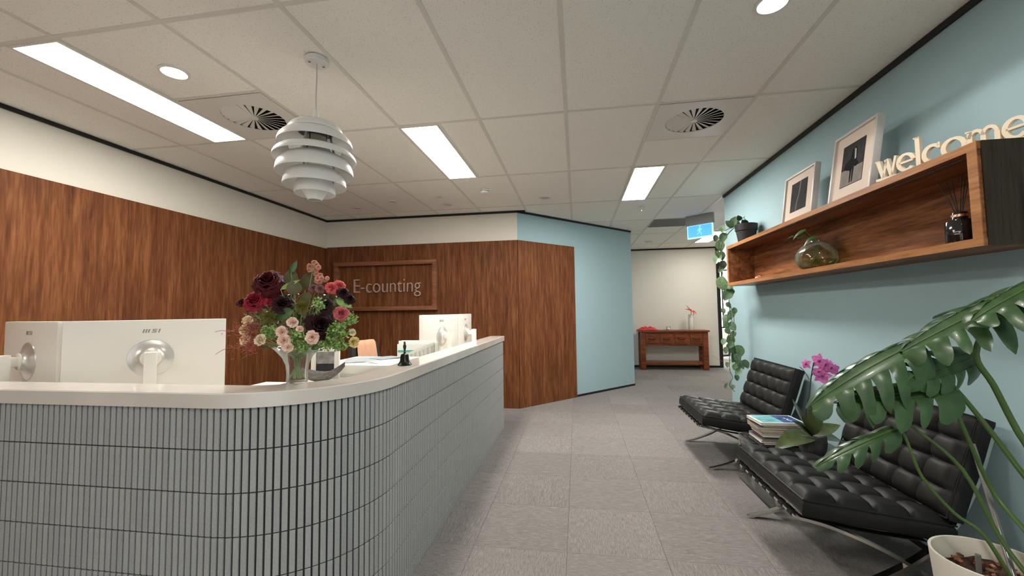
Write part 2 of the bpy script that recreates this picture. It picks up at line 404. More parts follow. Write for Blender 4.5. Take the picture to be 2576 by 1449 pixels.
# daylit window in the office beyond
win = struct(MB().box((3.3, 12.55, 0.72), (4.9, 12.6, 2.35)).build('window_1', mat('window_daylight', (0.9, 0.95, 1), 0.4, emit=(0.95, 0.98, 1.0), es=4.0), smooth=False))
fr = MB()
for x in (3.3, 4.08, 4.86): fr.box((x, 12.52, 0.70), (x+0.04, 12.56, 2.37))
for z in (0.70, 2.33): fr.box((3.3, 12.52, z), (4.9, 12.56, z+0.04))
fr.build('window_frame', BLACK, win, smooth=False)

# ------------------------------------------------------------------ ceiling
GX, GY = -0.0466, 2.7376
def gx(i): return GX+0.6*i
def gy(j): return GY+1.2*j
ceil = struct(MB().box((LX-0.1, REAR-0.1, CEIL+0.02), (5.1, 12.7, CEIL+0.08)).build('ceiling', mat('ceiling_void', (0.05, 0.05, 0.05), 0.9), smooth=False))
ct_mesh = {}
BW = 0.012
def ceiling_tile(x0, x1, y0, y1):
    x0 += BW; x1 -= BW; y0 += BW; y1 -= BW
    if x1-x0 < 0.05 or y1-y0 < 0.05: return
    w, l = x1-x0, y1-y0; k = (round(w, 3), round(l, 3))
    if k not in ct_mesh:
        mb = MB().box((-w/2-0.004, -l/2-0.004, 0.004), (w/2+0.004, l/2+0.004, 0.016))
        me = bpy.data.meshes.new('ceiling_tile'); me.from_pydata(mb.v, [], mb.f); me.materials.append(CTILE); ct_mesh[k] = me
    part_at('ceiling_tile', ct_mesh[k], ((x0+x1)/2, (y0+y1)/2, CEIL), ceil)
HOLES = {}   # cell -> list of (x0,x1,y0,y1) still tiled
bars = []    # extra bars (x0,x1,y0,y1)
PANELS = [(-5, -1, 'R', 'long'), (-2, 0, 'L', 'mid'), (1, 1, 'L', 'far')]
EXTRA = [(1, -3, 'L'), (-5, -4, 'R'), (4, 4, 'L'), (5, 6, 'L')]  # the pair behind the camera is unseen, added to brighten the room
def panel_rect(i, j, s):
    return ((gx(i), gx(i)+0.3) if s == 'L' else (gx(i)+0.3, gx(i+1))) + (gy(j), gy(j+1))
for (i, j, s, *_) in PANELS+EXTRA:
    x0, x1, y0, y1 = panel_rect(i, j, s)
    HOLES[(i, j)] = [(x1, gx(i+1), y0, y1)] if s == 'L' else [(gx(i), x0, y0, y1)]
    bars.append((gx(i)+0.3-BW, gx(i)+0.3+BW, y0, y1))
HOLES[(-4, -1)] = [(gx(-4), gx(-3), gy(-1), gy(-1)+0.6)]; bars.append((gx(-4), gx(-3), gy(-1)+0.6-BW, gy(-1)+0.6+BW))
HOLES[(1, 0)] = [(gx(1), gx(2), gy(0)+0.6, gy(1))]; bars.append((gx(1), gx(2), gy(0)+0.6-BW, gy(0)+0.6+BW))
HOLES[(2, 3)] = [(gx(2), gx(3), gy(3)+0.6, gy(4))]; bars.append((gx(2), gx(3), gy(3)+0.6-BW, gy(3)+0.6+BW))
for j in range(-5, 9):
    for i in range(-6, 9):
        x0, x1, y0, y1 = max(gx(i), LX), gx(i+1), max(gy(j), REAR), gy(j+1)
        if y0 >= y1: continue
        if y0 < 5.0 and x0 > RX-0.05: continue
        if y0 >= 5.1 and (x1 < A_[0]-1.9 or (y0 > 6.2 and x1 < B_[0]) or (j == 2 and x0 < -2.8)): pass
        if j >= 2 and y0 > BY and x1 < B_[0]-0.55: continue
        if j == 2 and y0 < BY:   # row that runs into the back wall
            if x1 < A_[0]+0.3: y1 = BY
        if y0 < FY < y1 and x0 < 2.6: y1 = FY
        if y0 >= FY and x0 < 2.6: continue
        for r in HOLES.get((i, j), [(x0, x1, y0, y1)]): ceiling_tile(*r)
def bar(x0, x1, y0, y1):
    MB().box((x0, y0, CEIL), (x1, y1, CEIL+0.018)).build('grid_bar', GRID, ceil, smooth=False)
for i in range(-5, 9):
    y0, y1 = REAR, 12.6
    if gx(i) < A_[0]: y1 = BY
    elif gx(i) < B_[0]: y1 = BY+(gx(i)-A_[0])*(B_[1]-A_[1])/(B_[0]-A_[0])+0.05
    elif gx(i) < 2.6: y1 = FY
    if gx(i) > RX+0.1: y0 = 5.2
    bar(gx(i)-BW, gx(i)+BW, y0, y1)
for j in range(-4, 9):
    y = gy(j); x0, x1 = LX, 5.0
    if y < 5.1: x1 = RX
    if y > BY: x0 = A_[0] if y < B_[1] else B_[0]
    if y > FY: x0 = 2.6
    MB().box((x0, y-BW, CEIL+0.0006), (x1, y+BW, CEIL+0.017)).build('grid_bar', GRID, ceil, smooth=False)
for b in bars: MB().box((b[0], b[2], CEIL+0.0009), (b[1], b[3], CEIL+0.016)).build('grid_bar', GRID, ceil, smooth=False)

# ceiling light panels
def light_panel(i, j, s, label, es, col, key):
    x0, x1, y0, y1 = panel_rect(i, j, s); x0 += 0.006; x1 -= 0.006; y0 += BW; y1 -= BW
    t = thing('light_panel', label, 'light', ((x0+x1)/2, (y0+y1)/2, CEIL), 'ceiling light panels')
    f = MB()
    for a, b in (((x0, y0), (x1, y0+0.012)), ((x0, y1-0.012), (x1, y1)), ((x0, y0+0.012), (x0+0.012, y1-0.012)), ((x1-0.012, y0+0.012), (x1, y1-0.012))):
        f.box((a[0], a[1], CEIL-0.006), (b[0], b[1], CEIL+0.012))
    f.build('frame', PLASTER, t, smooth=False)
    MB().box((x0+0.012, y0+0.012, CEIL-0.002), (x1-0.012, y1-0.012, CEIL+0.008)).build('diffuser', mat('panel_glow_'+key, (0.9, 0.9, 0.9), 0.5, emit=col, es=es), t, smooth=False)
light_panel(*PANELS[0][:3], 'long lit ceiling panel above the monitors by the wood wall', PANEL_E*0.8, PANEL_COL, 'warm')
light_panel(*PANELS[1][:3], 'lit ceiling panel to the right of the pendant lamp', PANEL_E*1.5, PANEL_COL, 'warm_mid')
light_panel(*PANELS[2][:3], 'lit ceiling panel over the corridor, nearest the sprinkler', PANEL_E*1.8, (1.0, 0.965, 0.90), 'neutral')
light_panel(*EXTRA[0], 'added ceiling fill panel behind the camera over the corridor', PANEL_E, PANEL_COL, 'added_warm')
light_panel(*EXTRA[1], 'added ceiling fill panel behind the camera by the wood wall', PANEL_E, PANEL_COL, 'added_warm')
light_panel(*EXTRA[2], 'lit ceiling panel in the far passage beyond the trailing plant', PANEL_E*0.8, (1.0, 0.96, 0.88), 'far_warm')
light_panel(*EXTRA[3], 'lit ceiling panel in the office beyond the black edged wall', PANEL_E*1.2, COOL_COL, 'cool')

# downlights
def downlight(x, y, label, lit, r=0.06, col=(1, 0.96, 0.91), group=None):
    t = thing('downlight', label, 'light', (x, y, CEIL), group)
    MB().lathe([(r+0.012, 0.004), (r+0.012, -0.004), (r, -0.007), (r-0.006, -0.003), (r-0.009, 0.003)], 28, (x, y, CEIL)).build('trim_ring', PLASTER, t)
    if lit:
        MB().lathe([(r-0.009, 0.003), (r-0.02, 0.0035), (0.0001, 0.0035)], 28, (x, y, CEIL)).build('lens', mat('downlight_glow', (1, 1, 1), 0.4, emit=col, es=22), t)
        L = bpy.data.lights.new('downlight_beam', 'SPOT'); L.energy = SPOT_W; L.color = col; L.spot_size = math.radians(138); L.spot_blend = 0.12; L.shadow_soft_size = 0.045
        lo = bpy.data.objects.new('downlight_beam', L); C.objects.link(lo); lo.parent = t; lo.location = (0, 0, -0.012)
    else:
        MB().lathe([(r-0.009, 0.003), (r-0.022, 0.002), (0.0001, 0.002)], 28, (x, y, CEIL)).build('lens', mat('downlight_off', (0.45, 0.43, 0.40), 0.4), t)
DL = 'recessed downlights'
downlight(-2.16, 1.881, 'lit round downlight beside the long ceiling panel', True, group=DL)
downlight(0.878, 1.898, 'bright lit round downlight at the top over the corridor', True, group=DL)
downlight(0.878, -0.502, 'added round fill downlight behind the camera over the corridor', True, group=DL)  # unseen, added to lift the light on the desk side
downlight(-2.754, 4.835, 'unlit round downlight nearest the left wood wall corner', False, group=DL)
downlight(-2.184, 4.621, 'unlit round downlight below the pendant lamp, second from the wood wall', False, 0.052, group=DL)
downlight(-1.571, 4.884, 'unlit round downlight nearest the ceiling edge above the framed sign', False, group=DL)
downlight(-1.552, 4.557, 'pale unlit round ceiling fitting behind the one above the sign', False, 0.048, group=DL)
downlight(-0.347, 4.826, 'unlit round downlight over the desk end before the angled wall', False, 0.065, group=DL)
downlight(1.429, 8.41, 'unlit round downlight in front of the far white wall', False, 0.075, group=DL)

# swirl air diffusers
def swirl(x, y, label):
    t = thing('air_diffuser', label, 'air vent', (x, y, CEIL), 'swirl ceiling air diffusers')
    pl = MB(); R0 = 0.192; hw = 0.287
    ring = [(R0*math.cos(2*math.pi*k/64), R0*math.sin(2*math.pi*k/64)) for k in range(64)]
    def sq(k):
        a = 2*math.pi*k/64; c, s_ = math.cos(a), math.sin(a); q = hw/max(abs(c), abs(s_)); return (c*q, s_*q)
    vs = [(x+p[0], y+p[1], CEIL-0.001) for p in ring]+[(x+sq(k)[0], y+sq(k)[1], CEIL-0.001) for k in range(64)]
    vs += [(v[0], v[1], v[2]+0.006) for v in vs[:64]]
    fs = [(k, (k+1) % 64, 64+(k+1) % 64, 64+k) for k in range(64)]+[(k, 128+k, 128+(k+1) % 64, (k+1) % 64) for k in range(64)]
    pl.add(vs, fs).build('face_plate', PLASTER, t)
    MB().lathe([(0.2, 0.014), (0.0001, 0.014)], 32, (x, y, CEIL)).build('dark_throat', BLACK, t)
    MB().lathe([(0.022, 0.006), (0.022, -0.003), (0.0001, -0.004)], 16, (x, y, CEIL)).build('hub', PLASTER, t)
    n = 24; tilt = math.radians(38)
    v = []
    for (rr, w) in ((0.02, 0.006), (0.19, 0.040)):
        for s_ in (-1, 1): v.append((rr, s_*w/2*math.cos(tilt), s_*w/2*math.sin(tilt)*0.42+0.004))
    me = bpy.data.meshes.new('vane')
    vv = v+[(a, b, c+0.0012) for a, b, c in v]
    me.from_pydata(vv, [], [(0, 1, 3, 2), (4, 6, 7, 5), (0, 4, 5, 1), (2, 3, 7, 6), (0, 2, 6, 4), (1, 5, 7, 3)]); me.materials.append(PLASTER)
    for k in range(n): part_at('vane', me, (x, y, CEIL), t, 2*math.pi*k/n)
swirl(-2.147, 2.4376, 'round swirl air diffuser between the long light panel and the pendant lamp')
swirl(0.853, 3.0376, 'round swirl air diffuser over the corridor before the far light panel')

# return air grille, smoke detector, sprinkler, exit sign
x0, x1, y0, y1 = gx(2)+BW, gx(3)-BW, gy(3)+BW, gy(3)+0.6-BW
t = thing('return_air_grille', 'dark grey square return air grille in the far ceiling', 'air vent', ((x0+x1)/2, (y0+y1)/2, CEIL))
GG = mat('grille_grey', (0.20, 0.20, 0.195), 0.6)
f = MB()
for a, b in (((x0, y0), (x1, y0+0.02)), ((x0, y1-0.02), (x1, y1)), ((x0, y0), (x0+0.02, y1)), ((x1-0.02, y0), (x1, y1))): f.box((*a, CEIL-0.004), (*b, CEIL+0.006))
f.build('frame', GG, t, smooth=False)
MB().box((x0, y0, CEIL+0.010), (x1, y1, CEIL+0.018)).build('backing', mat('grille_back', (0.10, 0.10, 0.10), 0.8), t, smooth=False)
sl = MB().box((-(x1-x0)/2+0.02, -0.008, -0.002), ((x1-x0)/2-0.02, 0.006, 0.004))
me = bpy.data.meshes.new('slat'); me.from_pydata(sl.v, [], sl.f); me.materials.append(GG)
for k in range(21): part_at('slat', me, ((x0+x1)/2, y0+0.035+k*(y1-y0-0.07)/20, CEIL+0.002), t)

x, y = -0.972, 4.343
t = thing('smoke_detector', 'small white smoke detector under the ceiling past the middle panel', 'smoke detector', (x, y, CEIL))
MB().lathe([(0.0001, 0.003), (0.05, 0.003), (0.052, -0.012), (0.045, -0.02)], 28, (x, y, CEIL)).build('base', PLASTER, t)
MB().lathe([(0.040, -0.02), (0.038, -0.028)], 28, (x, y, CEIL)).build('slot', GREY, t)
MB().lathe([(0.044, -0.026), (0.040, -0.040), (0.024, -0.050), (0.0001, -0.052)], 28, (x, y, CEIL)).build('dome', PLASTER, t)
x, y = 0.859, 5.5
t = thing('sprinkler_head', 'tiny chrome sprinkler head hanging past the corridor light panel', 'sprinkler', (x, y, CEIL))
MB().lathe([(0.0001, 0.002), (0.03, 0.002), (0.03, -0.004), (0.010, -0.008), (0.008, -0.03)], 20, (x, y, CEIL)).build('escutcheon', PLASTER, t)
MB().lathe([(0.008, -0.028), (0.012, -0.045), (0.008, -0.055), (0.022, -0.058), (0.022, -0.061), (0.0001, -0.061)], 16, (x, y, CEIL)).build('deflector', CHROME, t)
# exit sign
ea, eb = Vector((1.62, 6.30, 0)), Vector((1.90, 6.06, 0))
ed = (eb-ea).normalized(); en = Vector((ed.y, -ed.x, 0)); ec = (ea+eb)/2
Mx = frame_M(ec, ed, (0, 0, 1))   # local x along sign, y into the room's depth, z up
t = thing('exit_sign', 'blue lit exit sign with running figure hanging in the far corridor', 'exit sign', (ec.x, ec.y, 2.3))
L2 = (eb-ea).length/2
MB().box((-L2-0.01, -0.03, 2.46), (L2+0.01, 0.03, 2.5985), 0.004, Mx).build('housing', mat('exit_housing', (0.32, 0.32, 0.31), 0.5), t)
MB().box((-L2, -0.009, 2.27), (L2, 0.009, 2.462), 0.003, Mx).build('lit_panel', mat('exit_rim', (0.5, 0.9, 1), 0.3, emit=(0.30, 0.70, 0.95), es=0.38), t)
MB().box((-L2+0.014, -0.012, 2.29), (L2-0.014, -0.0092, 2.455), 0, Mx).build('blue_face', mat('exit_face', (0.1, 0.4, 0.9), 0.3, emit=(0.05, 0.22, 0.62), es=0.42), t, smooth=False)
Mg = frame_M(Mx @ Vector((0, -0.0122, 2.37)), ed, en)
EM = mat('exit_mark', (0.3, 0.6, 1), 0.4, emit=(0.12, 0.36, 0.8), es=0.42)
g = MB()
for p, w in (([(0.0, 0.055), (0.004, 0.03), (-0.004, -0.005)], 0.024), ([(-0.004, -0.005), (0.02, -0.03), (0.018, -0.06)], 0.012), ([(-0.004, -0.005), (-0.018, -0.035), (-0.042, -0.04)], 0.012), ([(0.0, 0.03), (0.026, 0.018), (0.036, 0.034)], 0.010), ([(0.0, 0.03), (-0.022, 0.022), (-0.032, 0.002)], 0.010)):
    g.stroke(p, w, 0.001, Mg)
g.prism([(0.006+0.012*math.cos(a*0.63), 0.068+0.012*math.sin(a*0.63)) for a in range(10)], 0, 0.001, Mg)
g.build('running_figure', EM, t, smooth=False)

# ------------------------------------------------------------------ pendant lamp
px_, py_ = -1.325, 1.914
t = thing('pendant_lamp', 'white layered louvre pendant lamp hanging on a thin cord', 'lamp', (px_, py_, CEIL))
MB().lathe([(0.0001, -0.001), (0.056, -0.001), (0.057, -0.022), (0.053, -0.027), (0.0001, -0.027)], 36, (px_, py_, CEIL)).build('ceiling_rose', LAMPW, t)
for a in (0.9, 4.04):
    MB().lathe([(0.006, -0.026), (0.006, -0.029), (0.0001, -0.0295)], 10, (px_+0.036*math.cos(a), py_+0.036*math.sin(a), CEIL)).build('screw', STEEL, t)
MB().tube([(px_, py_, CEIL-0.026), (px_+0.002, py_, 2.5), (px_-0.001, py_, 2.40), (px_, py_, 2.31)], 0.0035, 8).build('cord', mat('cord_grey', (0.55, 0.55, 0.55), 0.5), t)
MB().lathe([(0.0001, 2.322), (0.008, 2.322), (0.013, 2.312), (0.0135, 2.25), (0.0001, 2.25)], 20, (px_, py_, 0)).build('socket_cap', LAMPW, t)
def shade(r_in, z_in, r_out, z_out, curve=0.25, th=0.0018):
    """one louvre: a curved ring from the inner top edge down to the outer rim"""
    pr = []; N = 9
    for k in range(N+1):
        u = k/N; rr = r_in+(r_out-r_in)*math.sin(u*math.pi/2)**(1-curve*0.4); zz = z_in+(z_out-z_in)*(1-math.cos(u*math.pi/2))
        pr.append((rr, zz))
    pr2 = pr+[(r-0.0005, z-th) for r, z in reversed(pr)]
    return MB().lathe(pr2+[pr2[0]], 56, (px_, py_, 0))
SH = [(0.012, 2.268, 0.060, 2.252), (0.045, 2.256, 0.134, 2.200), (0.085, 2.205, 0.180, 2.137), (0.125, 2.112, 0.199, 2.060), (0.095, 2.080, 0.186, 1.984), (0.085, 2.005, 0.151, 1.921), (0.070, 1.955, 0.098, 1.880)]
for s_ in SH: shade(*s_).build('louvre', LAMPW, t)
MB().lathe([(0.070, 1.915), (0.058, 1.890), (0.038, 1.858), (0.033, 1.848), (0.0315, 1.848), (0.036, 1.858), (0.056, 1.890), (0.069, 1.915)], 40, (px_, py_, 0)).build('lower_cup', LAMPW, t)
for a in range(3):
    an = 0.5+a*2*math.pi/3
    MB().tube([(px_+0.060*math.cos(an), py_+0.060*math.sin(an), 2.245), (px_+0.088*math.cos(an), py_+0.088*math.sin(an), 2.10), (px_+0.085*math.cos(an), py_+0.085*math.sin(an), 1.94)], 0.004, 6, flat=(0.012, 0.002)).build('strut', CHROME, t)
MB().lathe([(0.052, 2.235), (0.060, 2.14), (0.085, 2.085), (0.083, 2.085), (0.056, 2.14), (0.05, 2.235)], 28, (px_, py_, 0)).build('reflector', CHROME, t)

# ------------------------------------------------------------------ reception desk
R_ = 0.468; CX, CY = -1.28, 1.742      # corner centre; tile face sits at radius R_
XS, YF = CX+R_, CY-R_                  # side face x, front face y
DL_, DE = -3.5, 4.5                     # left end of the front run, far end of the side run
Lf = CX-DL_; La = R_*math.pi/2; Ls = DE-CY
def outline(s, off=0.0):
    """point, outward normal and angle at arc length s along the tiled face, moved off outward"""
    if s < Lf: return Vector((DL_+s, YF-off, 0)), -math.pi/2
    if s < Lf+La:
        a = -math.pi/2+(s-Lf)/R_; return Vector((CX+(R_+off)*math.cos(a), CY+(R_+off)*math.sin(a), 0)), a
    return Vector((XS+off, CY+(s-Lf-La), 0)), 0.0
def outline_pts(off, n=24):
    P = [(DL_, YF-off)]+[(CX+(R_+off)*math.cos(-math.pi/2+k*math.pi/2/n), CY+(R_+off)*math.sin(-math.pi/2+k*math.pi/2/n)) for k in range(n+1)]
    return P+[(XS+off, DE)]
def band(o0, o1, z0, z1, n=24, bev=0.0):
    a = outline_pts(o0, n); b = outline_pts(o1, n); mb = MB(); N = len(a)
    prof = [(0, z0), (0, z1-bev), (1, z1), (2, z1), (2, z0)]
    vs = []
    for i in range(N):
        pa, pb = Vector((*a[i], 0)), Vector((*b[i], 0)); d = (pb-pa).normalized()
        for (k, z) in prof:
            p = pa if k == 0 else pa+d*bev if k == 1 else pb; vs.append((p.x, p.y, z))
    k_ = len(prof); fs = []
    for i in range(N-1):
        for k in range(k_): fs.append((i*k_+k, i*k_+(k+1) % k_, (i+1)*k_+(k+1) % k_, (i+1)*k_+k))
    fs += [tuple(range(k_))[::-1], tuple((N-1)*k_+k for k in range(k_))]
    return mb.add(vs, fs)
desk = thing('reception_desk', 'curved reception desk clad in narrow grey finger tiles with pale stone top', 'desk', (CX, CY, 0))
band(-0.006, -0.12, 0.0, 0.94).build('body', GROUT, desk)
band(0.012, -0.145, 0.94, 0.992, 32, 0.004).build('countertop', STONE, desk)
# finger tiles
PW, PH = 0.0252, 0.1462; TW, TH_ = 0.0187, 0.1418; TD = 0.0062
def tile_mb(h):
    b = 0.0012; w = TW/2
    vs = [(0, -w, 0), (0, w, 0), (0, w, h), (0, -w, h), (TD-b, -w, 0), (TD-b, w, 0), (TD-b, w, h), (TD-b, -w, h), (TD, -w+b, b), (TD, w-b, b), (TD, w-b, h-b), (TD, -w+b, h-b)]
    fs = [(0, 1, 5, 4), (1, 2, 6, 5), (2, 3, 7, 6), (3, 0, 4, 7), (4, 5, 9, 8), (5, 6, 10, 9), (6, 7, 11, 10), (7, 4, 8, 11), (8, 9, 10, 11)]
    return vs, fs
hlast = 0.94-6*PH-0.004
tvs, tfs = tile_mb(TH_); bvs, bfs = tile_mb(hlast)
tme = bpy.data.meshes.new('tile'); tme.from_pydata(tvs, [], tfs); tme.materials.append(TILE)
bme = bpy.data.meshes.new('tile'); bme.from_pydata(bvs, [], bfs); bme.materials.append(TILE)
cells = []
ncol = int((Lf+La+Ls)/PW)
for c in range(ncol):
    s = (c+0.5)*PW
    p, a = outline(s, -0.006)
    for r in range(7):
        z = 0.94-0.002-(r+1)*PH+0.0044 if r < 6 else 0.002
        n = Vector((math.cos(a), math.sin(a), 0)); ctr = p+Vector((0, 0, z+(TH_ if r < 6 else hlast)/2))
        v = ctr-Vector((0, 0, CAMZ)); d = v.dot(_f)
        if d > 0.2:
            X = W/2+FPX*v.dot(_r)/d; Yp = H/2-FPX*v.dot(_u)/d
            vis = -10 < X < W+10 and -10 < Yp < H+40
            area = max(0, -v.normalized().dot(n))/(v.length**2)*(1 if r < 6 else 0.4) if vis else 0
        else: area = 0
        cells.append((area, p, a, z, r))
cells.sort(key=lambda q: -q[0])
rest = MB()
for k, (ar, p, a, z, r) in enumerate(cells):
    if k < 300:
        part_at('tile', tme if r < 6 else bme, (p.x, p.y, z), desk, a)
    else:
        M = Matrix.Translation((p.x, p.y, z)) @ Matrix.Rotation(a, 4, 'Z'); rest.add(*((tvs, tfs) if r < 6 else (bvs, bfs)), M)
ro = rest.build('tile_field', TILE, desk, smooth=False, recalc=False); ro['kind'] = 'stuff'
# staff side work surfaces
WS = 0.85
MB().box((DL_, CY-R_+0.13, WS-0.03), (-0.99, 2.08, WS), 0.003).build('work_surface', PLASTER, desk)
MB().box((-1.70, 2.0805, WS-0.03), (-1.37, 2.475, WS), 0.003).build('work_surface', PLASTER, desk)
MB().box((-1.62, 3.05, WS-0.03), (-0.95, 4.45, WS), 0.003).build('work_surface', PLASTER, desk)
for (x, y) in ((-3.4, 2.02), (-2.2, 2.02), (-1.1, 2.02), (-1.65, 2.43), (-1.55, 3.12), (-1.55, 4.38)):
    MB().box((x-0.025, y-0.025, 0), (x+0.025, y+0.025, WS-0.03)).build('leg', STEEL, desk, smooth=False)

# ------------------------------------------------------------------ monitors
def monitor(a, b, ztop, label, hgt=0.365, out=0.17, zc=None):
    """panel from plan point a (left seen from behind) to b; the back faces the viewer"""
    a, b = Vector((*a, 0)), Vector((*b, 0)); c = (a+b)/2; d = (b-a).normalized(); n = Vector((d.y, -d.x, 0)); w = (b-a).length
    t = thing('monitor', label, 'monitor', (c.x+n.x*out*0.6, c.y+n.y*out*0.6, WS), 'white desktop monitors')
    M = Matrix(((d.x, -n.x, 0, c.x), (d.y, -n.y, 0, c.y), (0, 0, 1, 0), (0, 0, 0, 1)))   # local x right, -y towards the viewer, z up
    zb = ztop-hgt; zc = zc or ztop-0.19
    MB().box((-w/2, -0.018, zb), (w/2, 0.020, ztop), 0.004, M).build('back_shell', MONW, t)
    MB().box((-w/2+0.008, 0.0195, zb+0.012), (w/2-0.008, 0.0225, ztop-0.008), 0, M).build('screen', mat('screen_off', (0.01, 0.01, 0.012), 0.2), t, smooth=False)
    Ml = M @ Matrix.Translation((0, -0.018, zc)) @ Matrix.Rotation(math.pi/2, 4, 'X')
    MB().lathe([(0.090, 0.0), (0.089, 0.004), (0.075, 0.007), (0.055, 0.014), (0.043, 0.026), (0.041, 0.030)], 44, (0, 0, 0), Ml).build('stand_dish', MONS, t)
    MB().lathe([(0.041, 0.024), (0.041, 0.034), (0.034, 0.036), (0.0001, 0.036)], 32, (0, 0, 0), Ml).build('hub', MONW, t)
    MB().box((-0.017, -out+0.0, zc-0.022), (0.017, -0.05, zc+0.022), 0.003, M).build('arm', MONW, t)
    MB().box((-0.024, -out-0.03, WS+0.012), (0.024, -out+0.012, zc+0.034), 0.003, M).build('column', MONW, t)
    MB().box((-0.12, -out-0.11, WS), (0.12, -out+0.09, WS+0.012), 0.004, M).build('base', MONW, t)
    # raised emblem: three slanted bars, an angular S and a bar
    Me = M @ Matrix.Translation((0, -0.0182, ztop-0.055)) @ Matrix.Rotation(math.pi/2, 4, 'X')
    lg = MB(); k = 0.9
    def P(x, y): return ((x+0.28*y)*k, y*k)
    hh = 0.010
    for x in (-0.034, -0.023, -0.012): lg.stroke([P(x, -hh), P(x, hh)], 0.0058, 0.001, Me)
    lg.stroke([P(0.021, hh-0.002), P(0.004, hh-0.002)], 0.004, 0.001, Me); lg.stroke([P(0.005, hh), P(0.005, 0)], 0.0048, 0.001, Me)
    lg.stroke([P(0.004, 0), P(0.019, 0)], 0.004, 0.001, Me); lg.stroke([P(0.018, 0), P(0.018, -hh)], 0.0048, 0.001, Me)
    lg.stroke([P(0.020, -hh+0.002), P(0.001, -hh+0.002)], 0.004, 0.001, Me)
    lg.stroke([P(0.032, -hh), P(0.032, hh)], 0.0058, 0.001, Me)
    lg.build('logo', GREY, t, smooth=False)
    return t
monitor((-2.335, 1.555), (-1.93, 2.02), 1.243, 'white desktop monitor seen from behind, beside the flower vase', out=0.10)
monitor((-2.92, 1.72), (-2.345, 1.562), 1.243, 'white desktop monitor at the left edge with its arm seen sideways', out=0.09)
monitor((-1.283, 3.272), (-1.160, 3.868), 1.24, 'white desktop monitor over the far counter, nearer of the pair', out=0.10)
monitor((-1.160, 3.885), (-1.172, 4.43), 1.24, 'white desktop monitor at the far end of the counter', out=0.10)

# ------------------------------------------------------------------ things on and behind the desk
# hand bell
bx, by, bz = -0.885, 2.03, 0.992
t = thing('hand_bell', 'small black hand bell standing on the stone counter', 'bell', (bx, by, bz))
BRZ = mat('black_bronze', (0.02, 0.022, 0.02), 0.32, 0.7)
MB().lathe([(0.034, 0.0), (0.036, 0.004), (0.030, 0.012), (0.024, 0.022), (0.0215, 0.045), (0.018, 0.056), (0.008, 0.060), (0.0001, 0.061)], 28, (bx, by, bz)).build('bell_body', BRZ, t)
MB().lathe([(0.005, 0.058), (0.006, 0.066), (0.0035, 0.072), (0.007, 0.086), (0.0085, 0.098), (0.006, 0.106), (0.004, 0.109), (0.0065, 0.114), (0.003, 0.121), (0.0001, 0.122)], 20, (bx, by, bz)).build('handle', mat('black_wood', (0.012, 0.012, 0.012), 0.4), t)
# copier
t = thing('copier', 'pale cream office copier behind the counter with papers on its lid', 'printer', (-1.46, 2.74, 0))
CREAM = mat('cream_plastic', (0.70, 0.70, 0.62), 0.45)
MB().box((-1.70, 2.50, 0.0), (-1.14, 2.99, 0.895), 0.018).build('body', CREAM, t)
MB().box((-1.70, 2.49, 0.87), (-1.14, 2.99, 0.93), 0.014).build('lid', CREAM, t)
MB().box((-1.62, 2.496, 0.845), (-1.59, 2.502, 0.875)).build('button', mat('button_cream', (0.6, 0.6, 0.53), 0.4), t, smooth=False)
MB().box((-1.66, 2.493, 0.62), (-1.18, 2.502, 0.80), 0.004).build('paper_drawer', mat('copier_grey', (0.45, 0.45, 0.42), 0.5), t)
def sheet(x, y, z, w, l, rz, material, label, name='paper_sheet', th=0.0012, tilt=0.0):
    M = Matrix.Translation((x, y, z)) @ Matrix.Rotation(rz, 4, 'Z') @ Matrix.Rotation(tilt, 4, 'X')
    mb = MB()
    for zz in (0, th):
        pass
    def fn(u, v): return ((u-0.5)*w, (v-0.5)*l, 0.003*math.sin(u*3)*(v-0.5)**2*4)
    vs = [fn(i/4, j/4) for i in range(5) for j in range(5)]
    top = [(a, b, c+th) for a, b, c in vs]; q = [(i*5+j, (i+1)*5+j, (i+1)*5+j+1, i*5+j+1) for i in range(4) for j in range(4)]
    mb.add(top, q, M); mb.add(vs, [f_[::-1] for f_ in q], M)
    for k in range(4):
        for (a, b) in ((k*5, (k+1)*5), (k*5+4, (k+1)*5+4), (k, k+1), (20+k, 21+k)):
            mb.add([vs[a], vs[b], top[b], top[a]], [(0, 1, 2, 3)], M)
    return tag(mb.build(name, material, None, (x, y, z)), label, 'paper')
PAPER = mat('paper_white', (0.80, 0.80, 0.76), 0.7); PGREY = mat('paper_grey', (0.30, 0.33, 0.34), 0.7)
sheet(-1.52, 2.74, 0.931, 0.21, 0.29, 0.5, PGREY, 'grey paper lying on the copier lid')
sheet(-1.30, 2.68, 0.931, 0.16, 0.23, -0.5, PAPER, 'white paper lying on the copier lid near the bell')
sheet(-1.38, 2.86, 0.9335, 0.20, 0.16, 1.1, mat('paper_blue', (0.22, 0.27, 0.30), 0.6), 'dark grey-blue folder page at the back of the copier lid')
# magazine file with papers
fx0, fx1, fy0, fy1 = -1.42, -1.10, 3.08, 3.18
t = thing('magazine_file', 'cream slotted magazine file holding papers behind the bell', 'file box', ((fx0+fx1)/2, fy0, WS))
def wallpoly(y):   # sloped side wall with slots cut as bars
    mb = MB(); n = 9
    for k in range(n+1):
        u = k/n; x = fx0+0.02+(fx1-fx0-0.02)*u; zt = WS+0.05+0.12*u
        mb.box((x-0.006, y, WS+0.005), (x+0.006, y+0.003, zt))
    mb.box((fx0, y, WS), (fx1, y+0.003, WS+0.02))
    M = frame_M((fx0, y+0.0015, WS+0.045), (fx1-fx0, 0, 0.125), (0, 0, 1))
    mb.box((0, -0.0015, -0.01), (math.hypot(fx1-fx0, 0.125), 0.0015, 0.012), 0, M)
    return mb
wallpoly(fy0).build('slotted_side', CREAM, t, smooth=False); wallpoly(fy1-0.003).build('slotted_side', CREAM, t, smooth=False)
